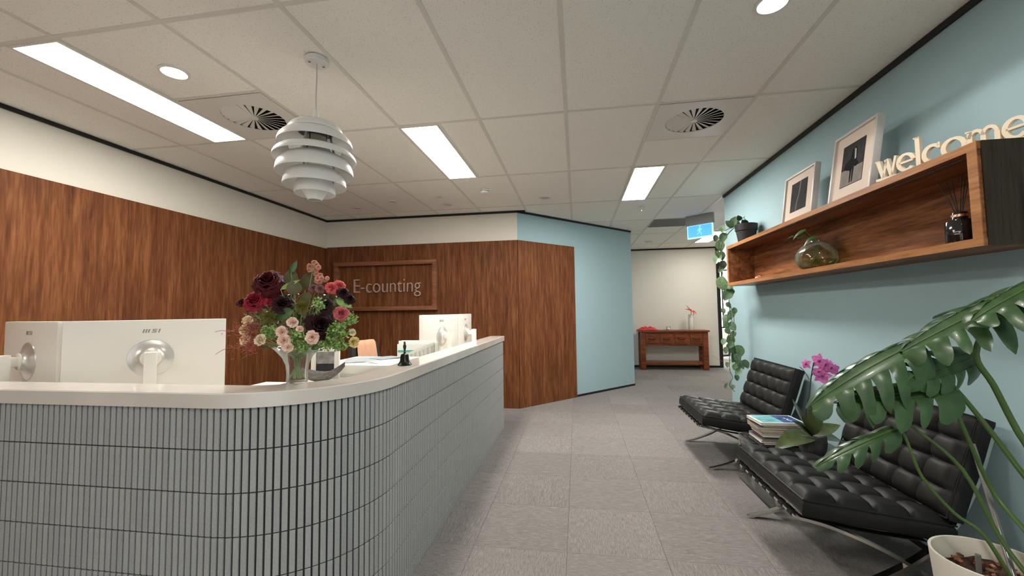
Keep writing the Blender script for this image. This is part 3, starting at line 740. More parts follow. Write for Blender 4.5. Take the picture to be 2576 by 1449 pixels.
MB().box((fx1-0.003, fy0, WS), (fx1, fy1, WS+0.175)).build('back_panel', CREAM, t, smooth=False)
MB().box((fx0, fy0, WS), (fx1, fy1, WS+0.004)).build('base', CREAM, t, smooth=False)
for k in range(6):
    y = fy0+0.012+k*0.014; tp = WS+0.165+0.012*(k % 3)
    mcol = PAPER if k else mat('paper_print', (0.78, 0.80, 0.78), 0.6)
    o = tag(MB().box((fx0+0.01+0.006*(k % 2), y, WS+0.005), (fx1-0.012, y+0.008, tp)).build('booklet', mcol, None, ((fx0+fx1)/2, y, WS+0.005), smooth=False),
            ['white booklet with a green band, foremost in the magazine file', 'white booklet in the magazine file, second from the front', 'tallest white booklet in the middle of the magazine file', 'white booklet in the magazine file, third from the back', 'white booklet in the magazine file, second from the back', 'white booklet at the very back of the magazine file'][k], 'booklet', 'booklets in the magazine file')
    if k == 0: MB().box((fx0+0.016, y-0.0006, WS+0.10), (fx0+0.15, y+0.0002, WS+0.118)).build('green_band', mat('green_print', (0.10, 0.42, 0.36), 0.5), o, smooth=False)
# driftwood bowl
t = thing('wooden_bowl', 'long grey boat shaped wooden bowl behind the vase', 'bowl', (-1.53, 2.30, WS))
bw = MB(); A0, B0 = Vector((-1.67, 2.27, 0)), Vector((-1.395, 2.325, 0)); bd = (B0-A0).normalized(); bn = Vector((-bd.y, bd.x, 0))
def bowl(u, v, inner):
    x = u*2-1; ww = 0.06*max(0, 1-x*x)**0.7+0.002; s_ = v*2-1; k_ = 1.25 if x > 0 else 0.75
    zb = 0.004+(0.010 if inner else 0)+0.070*x*x*k_; rim = WS+0.058+0.050*x*x*k_
    z = WS+zb+(rim-WS-zb)*abs(s_)**2.2
    c = A0+(B0-A0)*u; p = c+bn*(s_*ww*(0.92 if inner else 1)); return (p.x, p.y, min(z, rim))
bw.grid(lambda u, v: bowl(u, v, False), 20, 10); bw.grid(lambda u, v: bowl(u, v, True), 20, 10)
bw.build('bowl_shell', mat('driftwood', (0.16, 0.145, 0.135), 0.85, bump=0.6, bscale=60, var=0.35, vscale=30, stretch=(1, 4, 4)), t, recalc=False)
# photo frame behind the vase
t = thing('photo_frame', 'white framed photograph standing behind the glass vase', 'picture frame', (-1.585, 2.415, WS))
Mf = frame_M((-1.585, 2.415, WS+0.001), (0.98, 0.18, 0), (0, 0.05, 1))
fm = MB(); fw, fh = 0.175, 0.20
for a, b in (((-fw/2, 0), (fw/2, 0.035)), ((-fw/2, fh-0.03), (fw/2, fh)), ((-fw/2, 0), (-fw/2+0.03, fh)), ((fw/2-0.03, 0), (fw/2, fh))): fm.box((a[0], -0.008, a[1]), (b[0], 0.012, b[1]), 0.002, Mf)
fm.build('frame', MONW, t)
MB().box((-fw/2+0.01, 0.0, 0.01), (fw/2-0.01, 0.008, fh-0.01), 0, Mf).build('photo', mat('photo_dark', (0.02, 0.022, 0.025), 0.3, var=0.8, vscale=14), t, smooth=False)
MB().box((-fw/2+0.03, -0.002, 0.095), (fw/2-0.03, 0.0005, fh-0.03), 0, Mf).build('photo_sky', mat('photo_grey', (0.25, 0.24, 0.23), 0.3, var=0.5, vscale=20), t, smooth=False)
# low stationery next to the vase
tag(MB().box((-1.375, 1.50, WS), (-1.255, 1.66, 0.964), 0.004).build('document_box', PAPER, None, (-1.31, 1.57, WS)), 'flat white box just behind the counter left of the vase', 'box')
tag(MB().box((-1.235, 1.53, WS), (-1.175, 1.60, 0.972), 0.01).build('tape_dispenser', mat('dark_blue_plastic', (0.02, 0.03, 0.05), 0.4), None, (-1.20, 1.56, WS)), 'small dark blue desk item beside the vase base', 'desk item')

# office chairs
def office_chair(loc, rz, label, cloth):
    t = thing('office_chair', label, 'chair', (0, 0, 0), 'office chairs')
    MB().box((-0.22, -0.23, 0.44), (0.24, 0.23, 0.51), 0.03).build('seat', mat('office_black', (0.018, 0.018, 0.02), 0.6), t)
    def back(u, v):
        a = (v-0.5)*0.9; w = 0.22*(1-0.25*abs(u-0.45)**2*2)
        return (-0.26-0.07*u+0.05*(1-math.cos(a)), math.sin(a)/math.sin(0.45)*w, 0.52+0.46*u)
    b = MB(); b.grid(back, 14, 10); b.grid(lambda u, v: tuple(Vector(back(u, v))+Vector((-0.035, 0, 0))), 14, 10)
    vs = [back(i/14, j) for j in (0, 1) for i in range(15)]
    for j in (0, 1):
        for i in range(14):
            p, q_ = Vector(back(i/14, j)), Vector(back((i+1)/14, j)); o_ = Vector((-0.035, 0, 0)); b.add([p, q_, q_+o_, p+o_], [(0, 1, 2, 3)])
    for i in (0, 1):
        for j in range(10):
            p, q_ = Vector(back(i, j/10)), Vector(back(i, (j+1)/10)); o_ = Vector((-0.035, 0, 0)); b.add([p, q_, q_+o_, p+o_], [(0, 1, 2, 3)])
    b.build('backrest', mat('office_black', (0.018, 0.018, 0.02), 0.6), t)
    MB().tube([(-0.30, 0, 0.60), (-0.33, 0, 0.48), (-0.2, 0, 0.41), (0, 0, 0.40)], 0.02, 8).build('back_bracket', BLKP, t)
    MB().lathe([(0.0001, 0.09), (0.035, 0.09), (0.03, 0.25), (0.022, 0.26), (0.022, 0.44), (0.0001, 0.44)], 16).build('gas_column', BLKP, t)
    for k in range(5):
        a = k*2*math.pi/5
        MB().tube([(0, 0, 0.11), (0.16*math.cos(a), 0.16*math.sin(a), 0.10), (0.29*math.cos(a), 0.29*math.sin(a), 0.07)], [0.028, 0.022, 0.016], 8).build('leg', BLKP, t)
        MB().lathe([(0.0001, -0.012), (0.026, -0.012), (0.03, 0), (0.026, 0.012), (0.0001, 0.012)], 14, (0, 0, 0), Matrix.Translation((0.29*math.cos(a), 0.29*math.sin(a), 0.03)) @ Matrix.Rotation(math.pi/2, 4, 'X')).build('caster', BLKP, t)
    t.location = loc; t.rotation_euler = (0, 0, rz)
    if cloth:
        def dr(u, v):
            # front drop, over the top, back drop
            s_ = u*1.0
            if s_ < 0.55: p = Vector(back(1-0.9*(0.55-s_)/0.55, 0.14+0.72*v))+Vector((0.012, 0, 0))
            elif s_ < 0.65: k = (s_-0.55)/0.1; q_ = Vector(back(1, 0.14+0.72*v)); p = q_+Vector((0.012-0.06*k, 0, 0.012*math.sin(k*math.pi)+0.004))
            else: p = Vector(back(1-0.5*(s_-0.65)/0.35, 0.14+0.72*v))+Vector((-0.048, 0, 0))
            p += Vector((0.006*math.sin(v*19+u*2), 0.012*math.sin(u*6+v*3), 0)); return p
        Mc = Matrix.Translation(loc) @ Matrix.Rotation(rz, 4, 'Z')
        mb = MB().grid(dr, 26, 18, Mc)
        o = mb.build('draped_cloth', mat('peach_cloth', (0.62, 0.33, 0.20), 0.85, bump=0.4, bscale=300, sheen=0.3), None, loc, recalc=False)
        so = o.modifiers.new('thick', 'SOLIDIFY'); so.thickness = 0.004
        tag(o, 'peach cloth draped over the black office chair behind the desk', 'cloth')
    return t
office_chair((-1.74, 3.74, 0), -0.15, 'black office chair behind the desk with a peach cloth', True)
office_chair((3.70, 10.95, 0), 2.2, 'black office chair in the bright office behind the trailing plant', False)

# ------------------------------------------------------------------ vase of flowers
VX, VY, VZ = -1.105, 1.50, 0.992
VD = 1.65
t = thing('glass_vase', 'clear flared glass vase holding the flowers on the counter', 'vase', (VX, VY, VZ))
vp = [(0.0001, 0.004), (0.036, 0.003), (0.0385, 0.0), (0.0395, 0.010), (0.038, 0.035), (0.042, 0.07), (0.055, 0.10), (0.078, 0.128), (0.092, 0.140)]
vi = [(r-0.0028 if r > 0.01 else r, z+0.002) for r, z in vp if z != 0.0]
vi[0] = (0.0001, 0.009); vi[1] = (0.034, 0.010)
MB().lathe(vp+[(0.0925, 0.142)]+vi[::-1], 48, (VX, VY, VZ)).build('glass_body', VGLASS, t)
FLG = 'flowers in the glass vase'
root_pt = Vector((VX, VY, VZ+0.10))
COLS = dict(burgundy=(0.07, 0.006, 0.009), dark=(0.022, 0.005, 0.006), crimson=(0.24, 0.012, 0.026), plum=(0.03, 0.012, 0.018), mauve=(0.22, 0.09, 0.085), dusty=(0.55, 0.25, 0.18), coral=(0.60, 0.10, 0.10), pink=(0.50, 0.11, 0.12), blush=(0.86, 0.56, 0.46), peach=(0.90, 0.64, 0.40), cream=(0.75, 0.66, 0.45), yellow=(0.70, 0.55, 0.22))
def pmat(c): return mat('petal_'+c, COLS[c], 0.65, spec=0.25, var=0.3, vscale=40)
def rose(mb, c, R, ax, layers=5, openness=0.75):
    """layered bloom: ruffled petals, upright in the heart and rolled outward at the rim"""
    M = frame_M(c, Vector(ax).orthogonal(), ax)
    layers = max(3, min(layers, 6))
    for L in range(layers):
        k = (L+1)/layers; n = 3+L; Rk = R*(0.16+0.84*k); hk = R*(1.05-0.75*k*openness)
        for j in range(n):
            a0 = 2*math.pi*(j+0.41*L)/n+random.uniform(-.2, .2); half = math.pi/n*random.uniform(1.15, 1.4)
            sc = random.uniform(0.88, 1.08); ph = random.uniform(0, 6); tilt = random.uniform(-.10, .12)
            def fn(u, v, a0=a0, half=half, Rk=Rk*sc, hk=hk, k=k, ph=ph, tilt=tilt):
                q = u*2-1; a = a0+q*half*(0.45+0.55*min(1, v*1.5))
                r = Rk*(0.15+0.62*math.sin(min(1, v*1.25)*math.pi/2)+0.23*max(0, v-0.55)/0.45*(0.4+0.6*k))
                z = hk*math.sin(v*math.pi*0.55)*(1-0.30*q*q*v)-R*0.26*max(0, v-0.62)/0.38*k*openness
                z += R*v*v*(0.07*math.sin(q*5+ph)+tilt); r += R*0.05*v*v*math.cos(q*6+ph)
                return (r*math.cos(a), r*math.sin(a), z-R*0.3)
            mb.grid(fn, 5, 6, M)
    return mb
def leaf_mesh(mb, M, L, Wd, fold=0.25, droop=0.2, n=6, tipp=1.0, base=0.35):
    """simple pointed leaf along local x, folded on its midrib"""
    def wd(t): return Wd*0.5*(math.sin(math.pi*min(1, t**base if False else t)**0.75))*1.0
    def fn(u, v):
        s_ = v*2-1; w = Wd*0.5*math.sin(math.pi*u**0.72)**0.85 if 0 < u < 1 else 0.0
        return (L*u, s_*w, abs(s_)*w*fold-droop*L*u*u)
    return mb.grid(fn, n, 4, M)
def heart_leaf(mb, M, L, Wd, fold=0.2, droop=0.25):
    def fn(u, v):
        s_ = v*2-1; th = u*math.pi
        w = Wd*0.5*(math.sin(th)**0.7*(1-u)**0.28*1.25) if 0 < u < 1 else 0.0
        back_ = -0.16*L*abs(s_)**1.5*math.exp(-((u-0.12)/0.22)**2)
        return (L*u+back_, s_*w, abs(s_)*w*fold-droop*L*u*u)
    return mb.grid(fn, 8, 6, M)
def stem_to(mb, c, r=0.0016):
    c = Vector(c); k = random.uniform(-0.029, 0.029); k2 = random.uniform(-0.026, 0.026)
    foot = Vector((VX+k, VY+k2, VZ+0.018))
    mid = Vector((VX-k*0.45, VY-k2*0.45, VZ+0.09))
    return mb.tube(smooth_pts([foot, mid, (c*0.6+mid*0.4)+Vector((0, 0, 0.01)), c], 4), r, 6)
STEMV = mat('flower_stem', (0.22, 0.28, 0.11), 0.5)
def flower(px, py, rpx, colour, label, dd=0.0, layers=5, facing=None, openness=0.75, cat='flower'):
    c = D_(px, py, VD+dd); R = 1.12*rpx/FPX*(VD+dd)
    ax = (c-root_pt).normalized()*0.55 + (Vector((0, 0, CAMZ))-c).normalized()*0.8
    if facing: ax = Vector(facing)
    t = thing('flower', label, cat, tuple(c), FLG)
    rose(MB(), c, R, ax, layers, openness).build('petals', pmat(colour), t, recalc=False)
    sm = MB(); stem_to(sm, c-Vector(ax).normalized()*R*0.3)
    sm.build('stem', STEMV, t)
    cal = MB(); A = frame_M(c-ax.normalized()*R*0.34, ax.orthogonal(), ax)
    cal.lathe([(0.0001, -R*0.16), (R*0.2, -R*0.06), (R*0.26, R*0.06)], 10, (0, 0, 0), A); cal.build('calyx', LEAF, t)
    return t
flower(674, 707, 38, 'burgundy', 'large dark burgundy bloom at the upper left of the bouquet', 0.0, 7, openness=1.1)
flower(642, 757, 26, 'crimson', 'crimson rose at the left of the bouquet', -0.02, 6)
flower(690, 747, 24, 'crimson', 'crimson rose under the large dark bloom, right of its twin', 0.02, 6)
flower(712, 766, 24, 'dark', 'near black bloom in the middle left of the bouquet', -0.04, 6)
flower(611, 763, 12, 'burgundy', 'small dark red bud at the far left of the bouquet', 0.0, 4, openness=0.3)
flower(834, 724, 15, 'coral', 'coral rose at the right, left one of the coral pair', 0.0, 5)
flower(854, 720, 15, 'coral', 'coral rose at the right, upper of the coral pair by the sign', 0.03, 5)
flower(863, 737, 15, 'dark', 'black plum bloom under the coral roses', -0.03, 5)
flower(880, 752, 13, 'dark', 'small black plum bloom at the right edge of the bouquet', -0.02, 5)
flower(859, 789, 19, 'pink', 'deep pink rose at the right side of the bouquet', -0.04, 6)
flower(807, 816, 35, 'dark', 'large blackish burgundy bloom low in the bouquet', -0.07, 7, openness=1.1)
flower(818, 765, 21, 'plum', 'ragged plum bloom right of the bouquet centre', -0.05, 5, openness=1.1)
flower(736, 812, 13, 'blush', 'pale blush rosebud in the middle front of the bouquet', -0.09, 4, openness=0.4)
flower(709, 836, 14, 'blush', 'blush rose above the lowest pair at the vase rim', -0.09, 5, openness=0.5)
flower(714, 857, 15, 'blush', 'blush rose over the left part of the vase rim', -0.10, 5, openness=0.5)
flower(786, 848, 16, 'blush', 'open pale pink rose over the right part of the vase rim', -0.11, 6, openness=0.6)
flower(724, 874, 12, 'blush', 'lowest blush rose hanging over the vase rim', -0.10, 4, openness=0.5)
flower(657, 856, 14, 'cream', 'cream rosebud at the lower left of the bouquet', -0.06, 4, openness=0.3)
flower(754, 829, 8, 'blush', 'tiny blush bud beside the open pale pink rose', -0.09, 3, openness=0.3)
flower(622, 806, 13, 'peach', 'top peach blossom of the column at the left', 0.0, 4)
flower(615, 828, 13, 'peach', 'middle peach blossom of the column at the left', 0.0, 4)
flower(616, 854, 14, 'peach', 'bottom peach blossom of the column at the left', 0.0, 4)
flower(888, 861, 13, 'yellow', 'pale yellow rose at the lower right of the bouquet', 0.0, 5, openness=0.4)
flower(885, 837, 9, 'cream', 'small cream bud at the right above the yellow rose', 0.0, 4, openness=0.4)
flower(789, 725, 11, 'mauve', 'mauve blossom below the dusty pink spray, left one', 0.0, 4)
flower(805, 727, 11, 'mauve', 'mauve blossom below the dusty pink spray, right one', -0.01, 4)
def spray(px, py, pts, colour, label, dd=0.0):
    c = D_(px, py, VD+dd); t = thing('blossom_spray', label, 'flower', tuple(c), FLG)
    for (dx, dy, r) in pts:
        p = D_(px+dx, py+dy, VD+dd+random.uniform(-.012, .012)); ax = (p-c)*2+(Vector((0, 0, CAMZ))-p).normalized()*0.12+Vector((0, 0, 0.02))
        rose(MB(), p, r/FPX*VD, ax, 3, 0.9).build('blossom', pmat(colour), t, recalc=False)
    sm = MB(); stem_to(sm, c)
    for (dx, dy, r) in pts: sm.tube([c, D_(px+dx, py+dy, VD+dd)], 0.0009, 5)
    sm.build('stem', STEMV, t)
spray(788, 672, [(-8, -2, 8), (3, -12, 8), (-1, 2, 9), (13, 0, 7), (7, 5, 8), (-10, 6, 7), (8, -6, 7)], 'dusty', 'dusty pink blossom spray at the very top of the bouquet')
spray(802, 700, [(-7, -12, 7), (4, -8, 7), (-2, 0, 8), (7, 0, 7), (16, 4, 7), (2, 9, 7), (-6, 8, 6), (22, 0, 6)], 'dusty', 'dusty pink blossom spray just below the topmost one')
def big_leaf(px, py, tx, ty, wpx, material, label, dd=0.0, dd2=0.0, nrm=None):
    a, b = D_(px, py, VD+dd), D_(tx, ty, VD+dd+dd2); L = (b-a).length
    z = nrm or (Vector((0, 0, CAMZ))-a).normalized()+Vector((0, 0, 0.3))
    t = thing('leaf_stalk', label, 'leaf', tuple(a), FLG)
    leaf_mesh(MB(), frame_M(a, b-a, z), L, wpx/FPX*VD, 0.2, 0.15, 8).build('leaf_blade', material, t, recalc=False)
    sm = MB(); stem_to(sm, a); sm.build('stem', STEMV, t)
big_leaf(730, 720, 735, 672, 34, LEAFO, 'broad olive leaf in the upper middle of the bouquet', 0.01)
big_leaf(742, 742, 738, 700, 36, LEAFO, 'olive leaf beneath the broad one in the bouquet middle', -0.03)
big_leaf(768, 730, 786, 678, 38, LEAFO, 'olive leaf behind the dusty pink sprays', 0.03)
big_leaf(732, 686, 747, 655, 14, LEAF, 'curled bright green leaf sticking up at the bouquet top', 0.0)
big_leaf(738, 782, 686, 800, 28, LEAF, 'wide dark green leaf lying at the bouquet centre', -0.06)
big_leaf(846, 752, 885, 772, 22, LEAFB, 'bright green leaf under the black plum blooms', -0.03)
big_leaf(706, 728, 752, 703, 12, LEAFB, 'narrow light edged leaf beside the large dark bloom', -0.03)
big_leaf(760, 760, 780, 735, 26, LEAFO, 'dull olive leaf beside the spiky green balls', -0.02)
big_leaf(790, 868, 800, 880, 22, LEAF, 'dark leaf hanging at the vase rim on the right', -0.08)
big_leaf(672, 868, 664, 884, 18, LEAFO, 'brownish leaf hanging at the vase rim on the left', -0.03)
# thistle balls
def thistle(px, py, rpx, label, dd):
    c = D_(px, py, VD+dd); R = rpx/FPX*VD; t = thing('thistle_ball', label, 'flower', tuple(c), FLG)
    mb = MB()
    for k in range(260):
        d = Vector((random.gauss(0, 1), random.gauss(0, 1), random.gauss(0, 1))).normalized(); o_ = d.orthogonal().normalized()*R*0.035
        L = R*random.uniform(.8, 1.1); a = c+d*R*0.25; b = c+d*L; q_ = d.cross(o_)
        mb.add([a+o_, a-o_*0.5+q_, a-o_*0.5-q_, b], [(0, 1, 3), (1, 2, 3), (2, 0, 3)])
    mb.build('spikes', mat('thistle', (0.17, 0.15, 0.02), 0.7, var=0.4, vscale=60), t, smooth=False)['kind'] = 'stuff'
    sm = MB(); stem_to(sm, c); sm.build('stem', STEMV, t)
thistle(760, 772, 21, 'spiky yellow-green ball at the bouquet centre', -0.07)
thistle(678, 799, 20, 'spiky yellow-green ball at the left under the crimson rose', -0.06)
# boxwood sprays
def boxwood(px, py, sx, sy, n, label, dd, material=LEAFB, lp=6.8):
    c = D_(px, py, VD+dd); t = thing('foliage_sprig', label, 'foliage', tuple(c), FLG)
    mb = MB(); sm = MB(); stem_to(sm, c)
    for k in range(n):
        while True:
            a, b, e = random.uniform(-1, 1), random.uniform(-1, 1), random.uniform(-1, 1)
            if a*a+b*b+e*e < 1: break
        p = D_(px+a*sx, py+b*sy, VD+dd+e*0.035); d = Vector((random.gauss(0, 1), random.gauss(0, 1), random.gauss(0.3, 1))).normalized()
        leaf_mesh(mb, frame_M(p, d, Vector((random.gauss(0, 1), random.gauss(-1, 1), random.gauss(1, .6)))), lp/FPX*VD*random.uniform(.8, 1.3), lp*0.75/FPX*VD, 0.25, 0.1, 3)
        if k % 5 == 0: sm.tube([c, p], 0.0007, 4)
    mb.build('leaves', material, t, recalc=False)['kind'] = 'stuff'
    sm.build('stem', STEMV, t)
boxwood(678, 836, 24, 18, 150, 'small leaved green sprig left of the blush roses', -0.06)
boxwood(748, 850, 22, 24, 170, 'small leaved green sprig between the blush roses', -0.08)
boxwood(846, 838, 36, 28, 330, 'bushy bright green sprig at the lower right of the bouquet', -0.06)
boxwood(880, 805, 20, 16, 130, 'bright green sprig sticking out at the right of the bouquet', -0.02)
boxwood(836, 868, 40, 16, 260, 'bright green sprig hanging lowest at the right', -0.05)
boxwood(764, 876, 20, 15, 120, 'green sprig spilling over the middle of the vase rim', -0.09)
boxwood(802, 766, 16, 18, 90, 'grey green sprig beside the ragged plum bloom', -0.09)
boxwood(740, 800, 80, 66, 520, 'dark filler foliage deep inside the bouquet', 0.03, LEAF, 9)
boxwood(835, 780, 52, 56, 300, 'dark filler foliage behind the right side flowers', 0.03, LEAF, 9)
boxwood(655, 800, 44, 52, 280, 'dark brownish filler foliage behind the left side flowers', 0.03, LEAFO, 8)
# feathery red sprigs at the left
def redsprig(px, py, reach, n, label, dd):
    c = D_(px, py, VD+dd); t = thing('red_sprig', label, 'foliage', tuple(c), FLG); mb = MB()
    RM = mat('red_sprig', (0.33, 0.085, 0.06), 0.7, var=0.3, vscale=30)
    for (tx, ty) in reach:
        pts = [D_(px+(tx-px)*k/6+random.uniform(-3, 3), py+(ty-py)*k/6+random.uniform(-4, 4), VD+dd+random.uniform(-.015, .015)) for k in range(7)]
        mb.tube(pts, [0.0016-0.00013*k for k in range(7)], 5)
    for k in range(n):
        tx, ty = random.choice(reach); u = random.uniform(0, 0.72); p = D_(px+(tx-px)*u+random.gauss(0, 9), py+(ty-py)*u+random.gauss(0, 9), VD+dd+random.gauss(0, .015))
        d = Vector((random.gauss(-.4, 1), random.gauss(0, 1), random.gauss(0, 1))).normalized()*random.uniform(.008, .018)
        q_ = p+d+Vector((random.gauss(0, .003), random.gauss(0, .003), random.gauss(0, .003)))
        mb.tube([p, p+d*0.5, q_], [0.0012, 0.0014, 0.0007], 4)
    mb.build('fronds', RM, t)['kind'] = 'stuff'
    sm = MB(); stem_to(sm, c); sm.build('stem', STEMV, t)
redsprig(650, 828, [(575, 835), (541, 834), (600, 850), (590, 815), (630, 815)], 170, 'feathery dark red sprig at the left, upper of two', -0.03)
redsprig(650, 858, [(600, 885), (543, 888), (590, 870), (610, 900), (625, 868)], 170, 'feathery dark red sprig at the left, lower of two', -0.05)

# ------------------------------------------------------------------ framed company sign
sx0, sx1, sz0, sz1 = -3.36, -1.86, 1.295, 1.975
SW = BY-0.018
SIGNW = wood('sign_wood', (0.13, 0.05, 0.024), (0.21, 0.086, 0.042), (0.28, 0.125, 0.064), (2, 24, 24), 0.45)
t = thing('company_sign', 'framed wooden wall sign with raised lettering behind the bouquet', 'sign', ((sx0+sx1)/2, SW, sz0))
for nm, a, b in (('frame_rail', (sx0, sz1-0.055), (sx1, sz1)), ('frame_rail', (sx0, sz0), (sx1, sz0+0.055)), ('frame_stile', (sx0, sz0+0.055), (sx0+0.06, sz1-0.055)), ('frame_stile', (sx1-0.06, sz0+0.055), (sx1, sz1-0.055))):
    MB().box((a[0], SW-0.07, a[1]), (b[0], SW-0.0005, b[1]), 0.002).build(nm, SIGNW, t)
MB().box((sx0+0.05, SW-0.012, sz0+0.05), (sx1-0.05, SW-0.0005, sz1-0.05)).build('sign_board', WALLWOOD, t, smooth=False)
LETM = mat('sign_letter', (0.50, 0.36, 0.30), 0.35, 0.3)
def text_parts(text, size, M, material, parent, ext, offset=0.0, width=None, names='letter'):
    """each character as its own part, laid out by Blender's built-in font"""
    cu = bpy.data.curves.new('t', 'FONT'); cu.size = size; cu.body = text
    to = bpy.data.objects.new('t', cu); C.objects.link(to)
    def wid(sx):
        cu.body = sx; bpy.context.view_layer.update(); return to.dimensions.x
    tot = wid(text); adv = []
    for k, ch in enumerate(text):
        adv.append(wid(text[:k+1])-wid(ch))
    sc = (width/tot) if width else 1
    cu.extrude = ext; cu.offset = offset
    for k, ch in enumerate(text):
        cu.body = ch; bpy.context.view_layer.update()
        me = bpy.data.meshes.new_from_object(to.evaluated_get(bpy.context.evaluated_depsgraph_get()))
        xs = [v.co.x for v in me.vertices]; off = adv[k]-0.0
        base = Vector(WL[parent.name])
        for v in me.vertices: v.co = (M @ Vector(((v.co.x-min(xs)+off)*sc, v.co.y, v.co.z)))-base
        me.materials.clear(); me.materials.append(material)
        o = bpy.data.objects.new(names, me); C.objects.link(o); o.parent = parent; WL[o.name] = tuple(base)
    bpy.data.objects.remove(to)
Ms = frame_M((-3.075, SW-0.024, 1.545), (1, 0, 0), (0, -1, 0))
text_parts('E-counting', 0.285, Ms, LETM, t, 0.012, -0.0035, 0.985)

# ------------------------------------------------------------------ wall shelf and what stands on it
SX0, SX1 = 1.50, RX-0.001; SY0, SY1 = 1.774, 4.40; SZ0, SZ1 = 1.482, 1.88; TH = 0.032
t = thing('wall_shelf', 'long open wooden box shelf fixed to the blue wall', 'shelf', (SX1, (SY0+SY1)/2, SZ0))
MB().box((SX0, SY0, SZ1-TH), (SX1, SY1, SZ1), 0.0015).build('top_panel', SHELFWOOD, t)
MB().box((SX0, SY0, SZ0), (SX1, SY1, SZ0+TH), 0.0015).build('bottom_panel', SHELFWOOD, t)
MB().box((SX0, SY0+0.004, SZ0+TH), (SX1, SY0+0.040, SZ1-TH), 0.001).build('end_panel', SHELFWOOD, t)
MB().box((SX0, SY1-TH, SZ0+TH), (SX1, SY1, SZ1-TH), 0.001).build('end_panel', SHELFWOOD, t)
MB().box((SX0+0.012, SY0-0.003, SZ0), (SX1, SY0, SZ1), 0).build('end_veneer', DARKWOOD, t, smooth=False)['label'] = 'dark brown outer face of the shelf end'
MB().box((SX1-0.014, SY0+0.04, SZ0+TH), (SX1, SY1-TH, SZ1-TH)).build('back_panel', SHELFWOOD, t, smooth=False)
MB().box((SX0+0.028, SY0+0.04, SZ1-TH-0.010), (SX0+0.040, SY1-TH, SZ1-TH)).build('inner_lip', mat('lip_wood', (0.10, 0.05, 0.03), 0.5), t, smooth=False)
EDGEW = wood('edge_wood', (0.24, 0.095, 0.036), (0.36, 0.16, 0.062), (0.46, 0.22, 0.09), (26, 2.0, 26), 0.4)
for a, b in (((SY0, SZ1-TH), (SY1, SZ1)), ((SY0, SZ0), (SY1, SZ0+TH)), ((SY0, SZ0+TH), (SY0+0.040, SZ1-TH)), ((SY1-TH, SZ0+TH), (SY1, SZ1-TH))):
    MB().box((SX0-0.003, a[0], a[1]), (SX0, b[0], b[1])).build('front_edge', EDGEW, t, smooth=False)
FRAMEW = mat('frame_white', (0.50, 0.48, 0.45), 0.45); MAT_ = mat('passepartout', (0.70, 0.58, 0.49), 0.8)
def picture(ya, yb, hgt, xb, lean, label, figure):
    """frame leaning back; ya is the far side, yb the near side"""
    t = thing('picture_frame', label, 'picture frame', (xb, (ya+yb)/2, SZ1), 'framed photographs on the shelf')
    w = ya-yb; M = frame_M((xb, ya, SZ1+0.0005), (0, -1, 0), Vector((lean, 0, hgt)))   # local x towards the viewer along the wall, y = z cross x
    # local z up the frame; local y points into the wall or away
    Hh = math.hypot(hgt, lean); sgn = 1 if (M.to_3x3() @ Vector((0, 1, 0))).x > 0 else -1
    def bx(a, b, y0, y1, mb=None, bev=0.0): return (mb or MB()).box((a[0], min(y0*sgn, y1*sgn), a[1]), (b[0], max(y0*sgn, y1*sgn), b[1]), bev, M)
    b_ = 0.016; f = MB()
    for a, b in (((0, 0), (w, b_)), ((0, Hh-b_), (w, Hh)), ((0, b_), (b_, Hh-b_)), ((w-b_, b_), (w, Hh-b_))): bx(a, b, 0, 0.036, f, 0.0012)
    f.build('frame', FRAMEW, t)
    bx((b_*0.6, b_*0.6), (w-b_*0.6, Hh-b_*0.6), 0.010, 0.03).build('mount', MAT_, t, smooth=False)
    mx, mz0, mz1 = w*0.24, Hh*0.2, Hh*0.8
    PD, PL = mat('photo_deep', (0.045, 0.043, 0.045), 0.8, spec=0.08, var=0.3, vscale=9), mat('photo_light', (0.24, 0.22, 0.20), 0.8, spec=0.08, var=0.2, vscale=12)
    bx((mx, mz0), (w-mx, mz1), 0.0085, 0.0102).build('photo', PD, t, smooth=False)
    Mp = M @ Matrix.Translation((w/2, 0.0083*sgn, Hh/2)) @ Matrix.Rotation(math.pi/2, 4, 'X')
    if sgn < 0: pass
    z_ = 0.0006 if sgn > 0 else -0.0006
    def poly(pts, nm, m_, k):
        mb = MB(); mb.prism([(x*w, y*Hh) for x, y in pts], k*0.0004, k*0.0004+0.0004, Mp); mb.build(nm, m_, t, smooth=False)
    if figure:
        poly([(-.255, -.295), (.255, -.295), (.255, -.06), (-.255, -.06)], 'photo_floor', PL, 0)
        DK = mat('photo_black', (0.012, 0.012, 0.013), 0.8, spec=0.08)
        poly([(-.02, .19), (.06, .22), (.1, .16), (.09, .1), (.1, .02), (.15, -.04), (.10, -.07), (.02, -.05), (-.03, -.1), (-.2, -.05), (-.16, .03), (-.05, .08)], 'photo_figure', DK, 1)
        for xx in (-.02, .03): poly([(xx-.022, -.06), (xx+.022, -.06), (xx+.012, -.27), (xx-.012, -.27)], 'photo_figure', DK, 1)
        poly([(.03, .2), (.07, .19), (.085, .05), (.05, .04)], 'photo_highlight', mat('photo_pale', (0.42, 0.38, 0.35), 0.8, spec=0.08), 2)
    else:
        poly([(.03, .29), (.06, .29), (.03, .05), (-.03, -.15), (-.05, -.29), (-.07, -.29), (-.05, -.12), (.01, .06)], 'photo_highlight', PL, 1)
picture(3.36, 2.96, 0.347, 1.535, 0.047, 'smaller white framed dark photograph leaning on the shelf top', False)
picture(2.78, 2.41, 0.409, 1.535, 0.067, 'larger white framed photograph of a dark skirted figure', True)

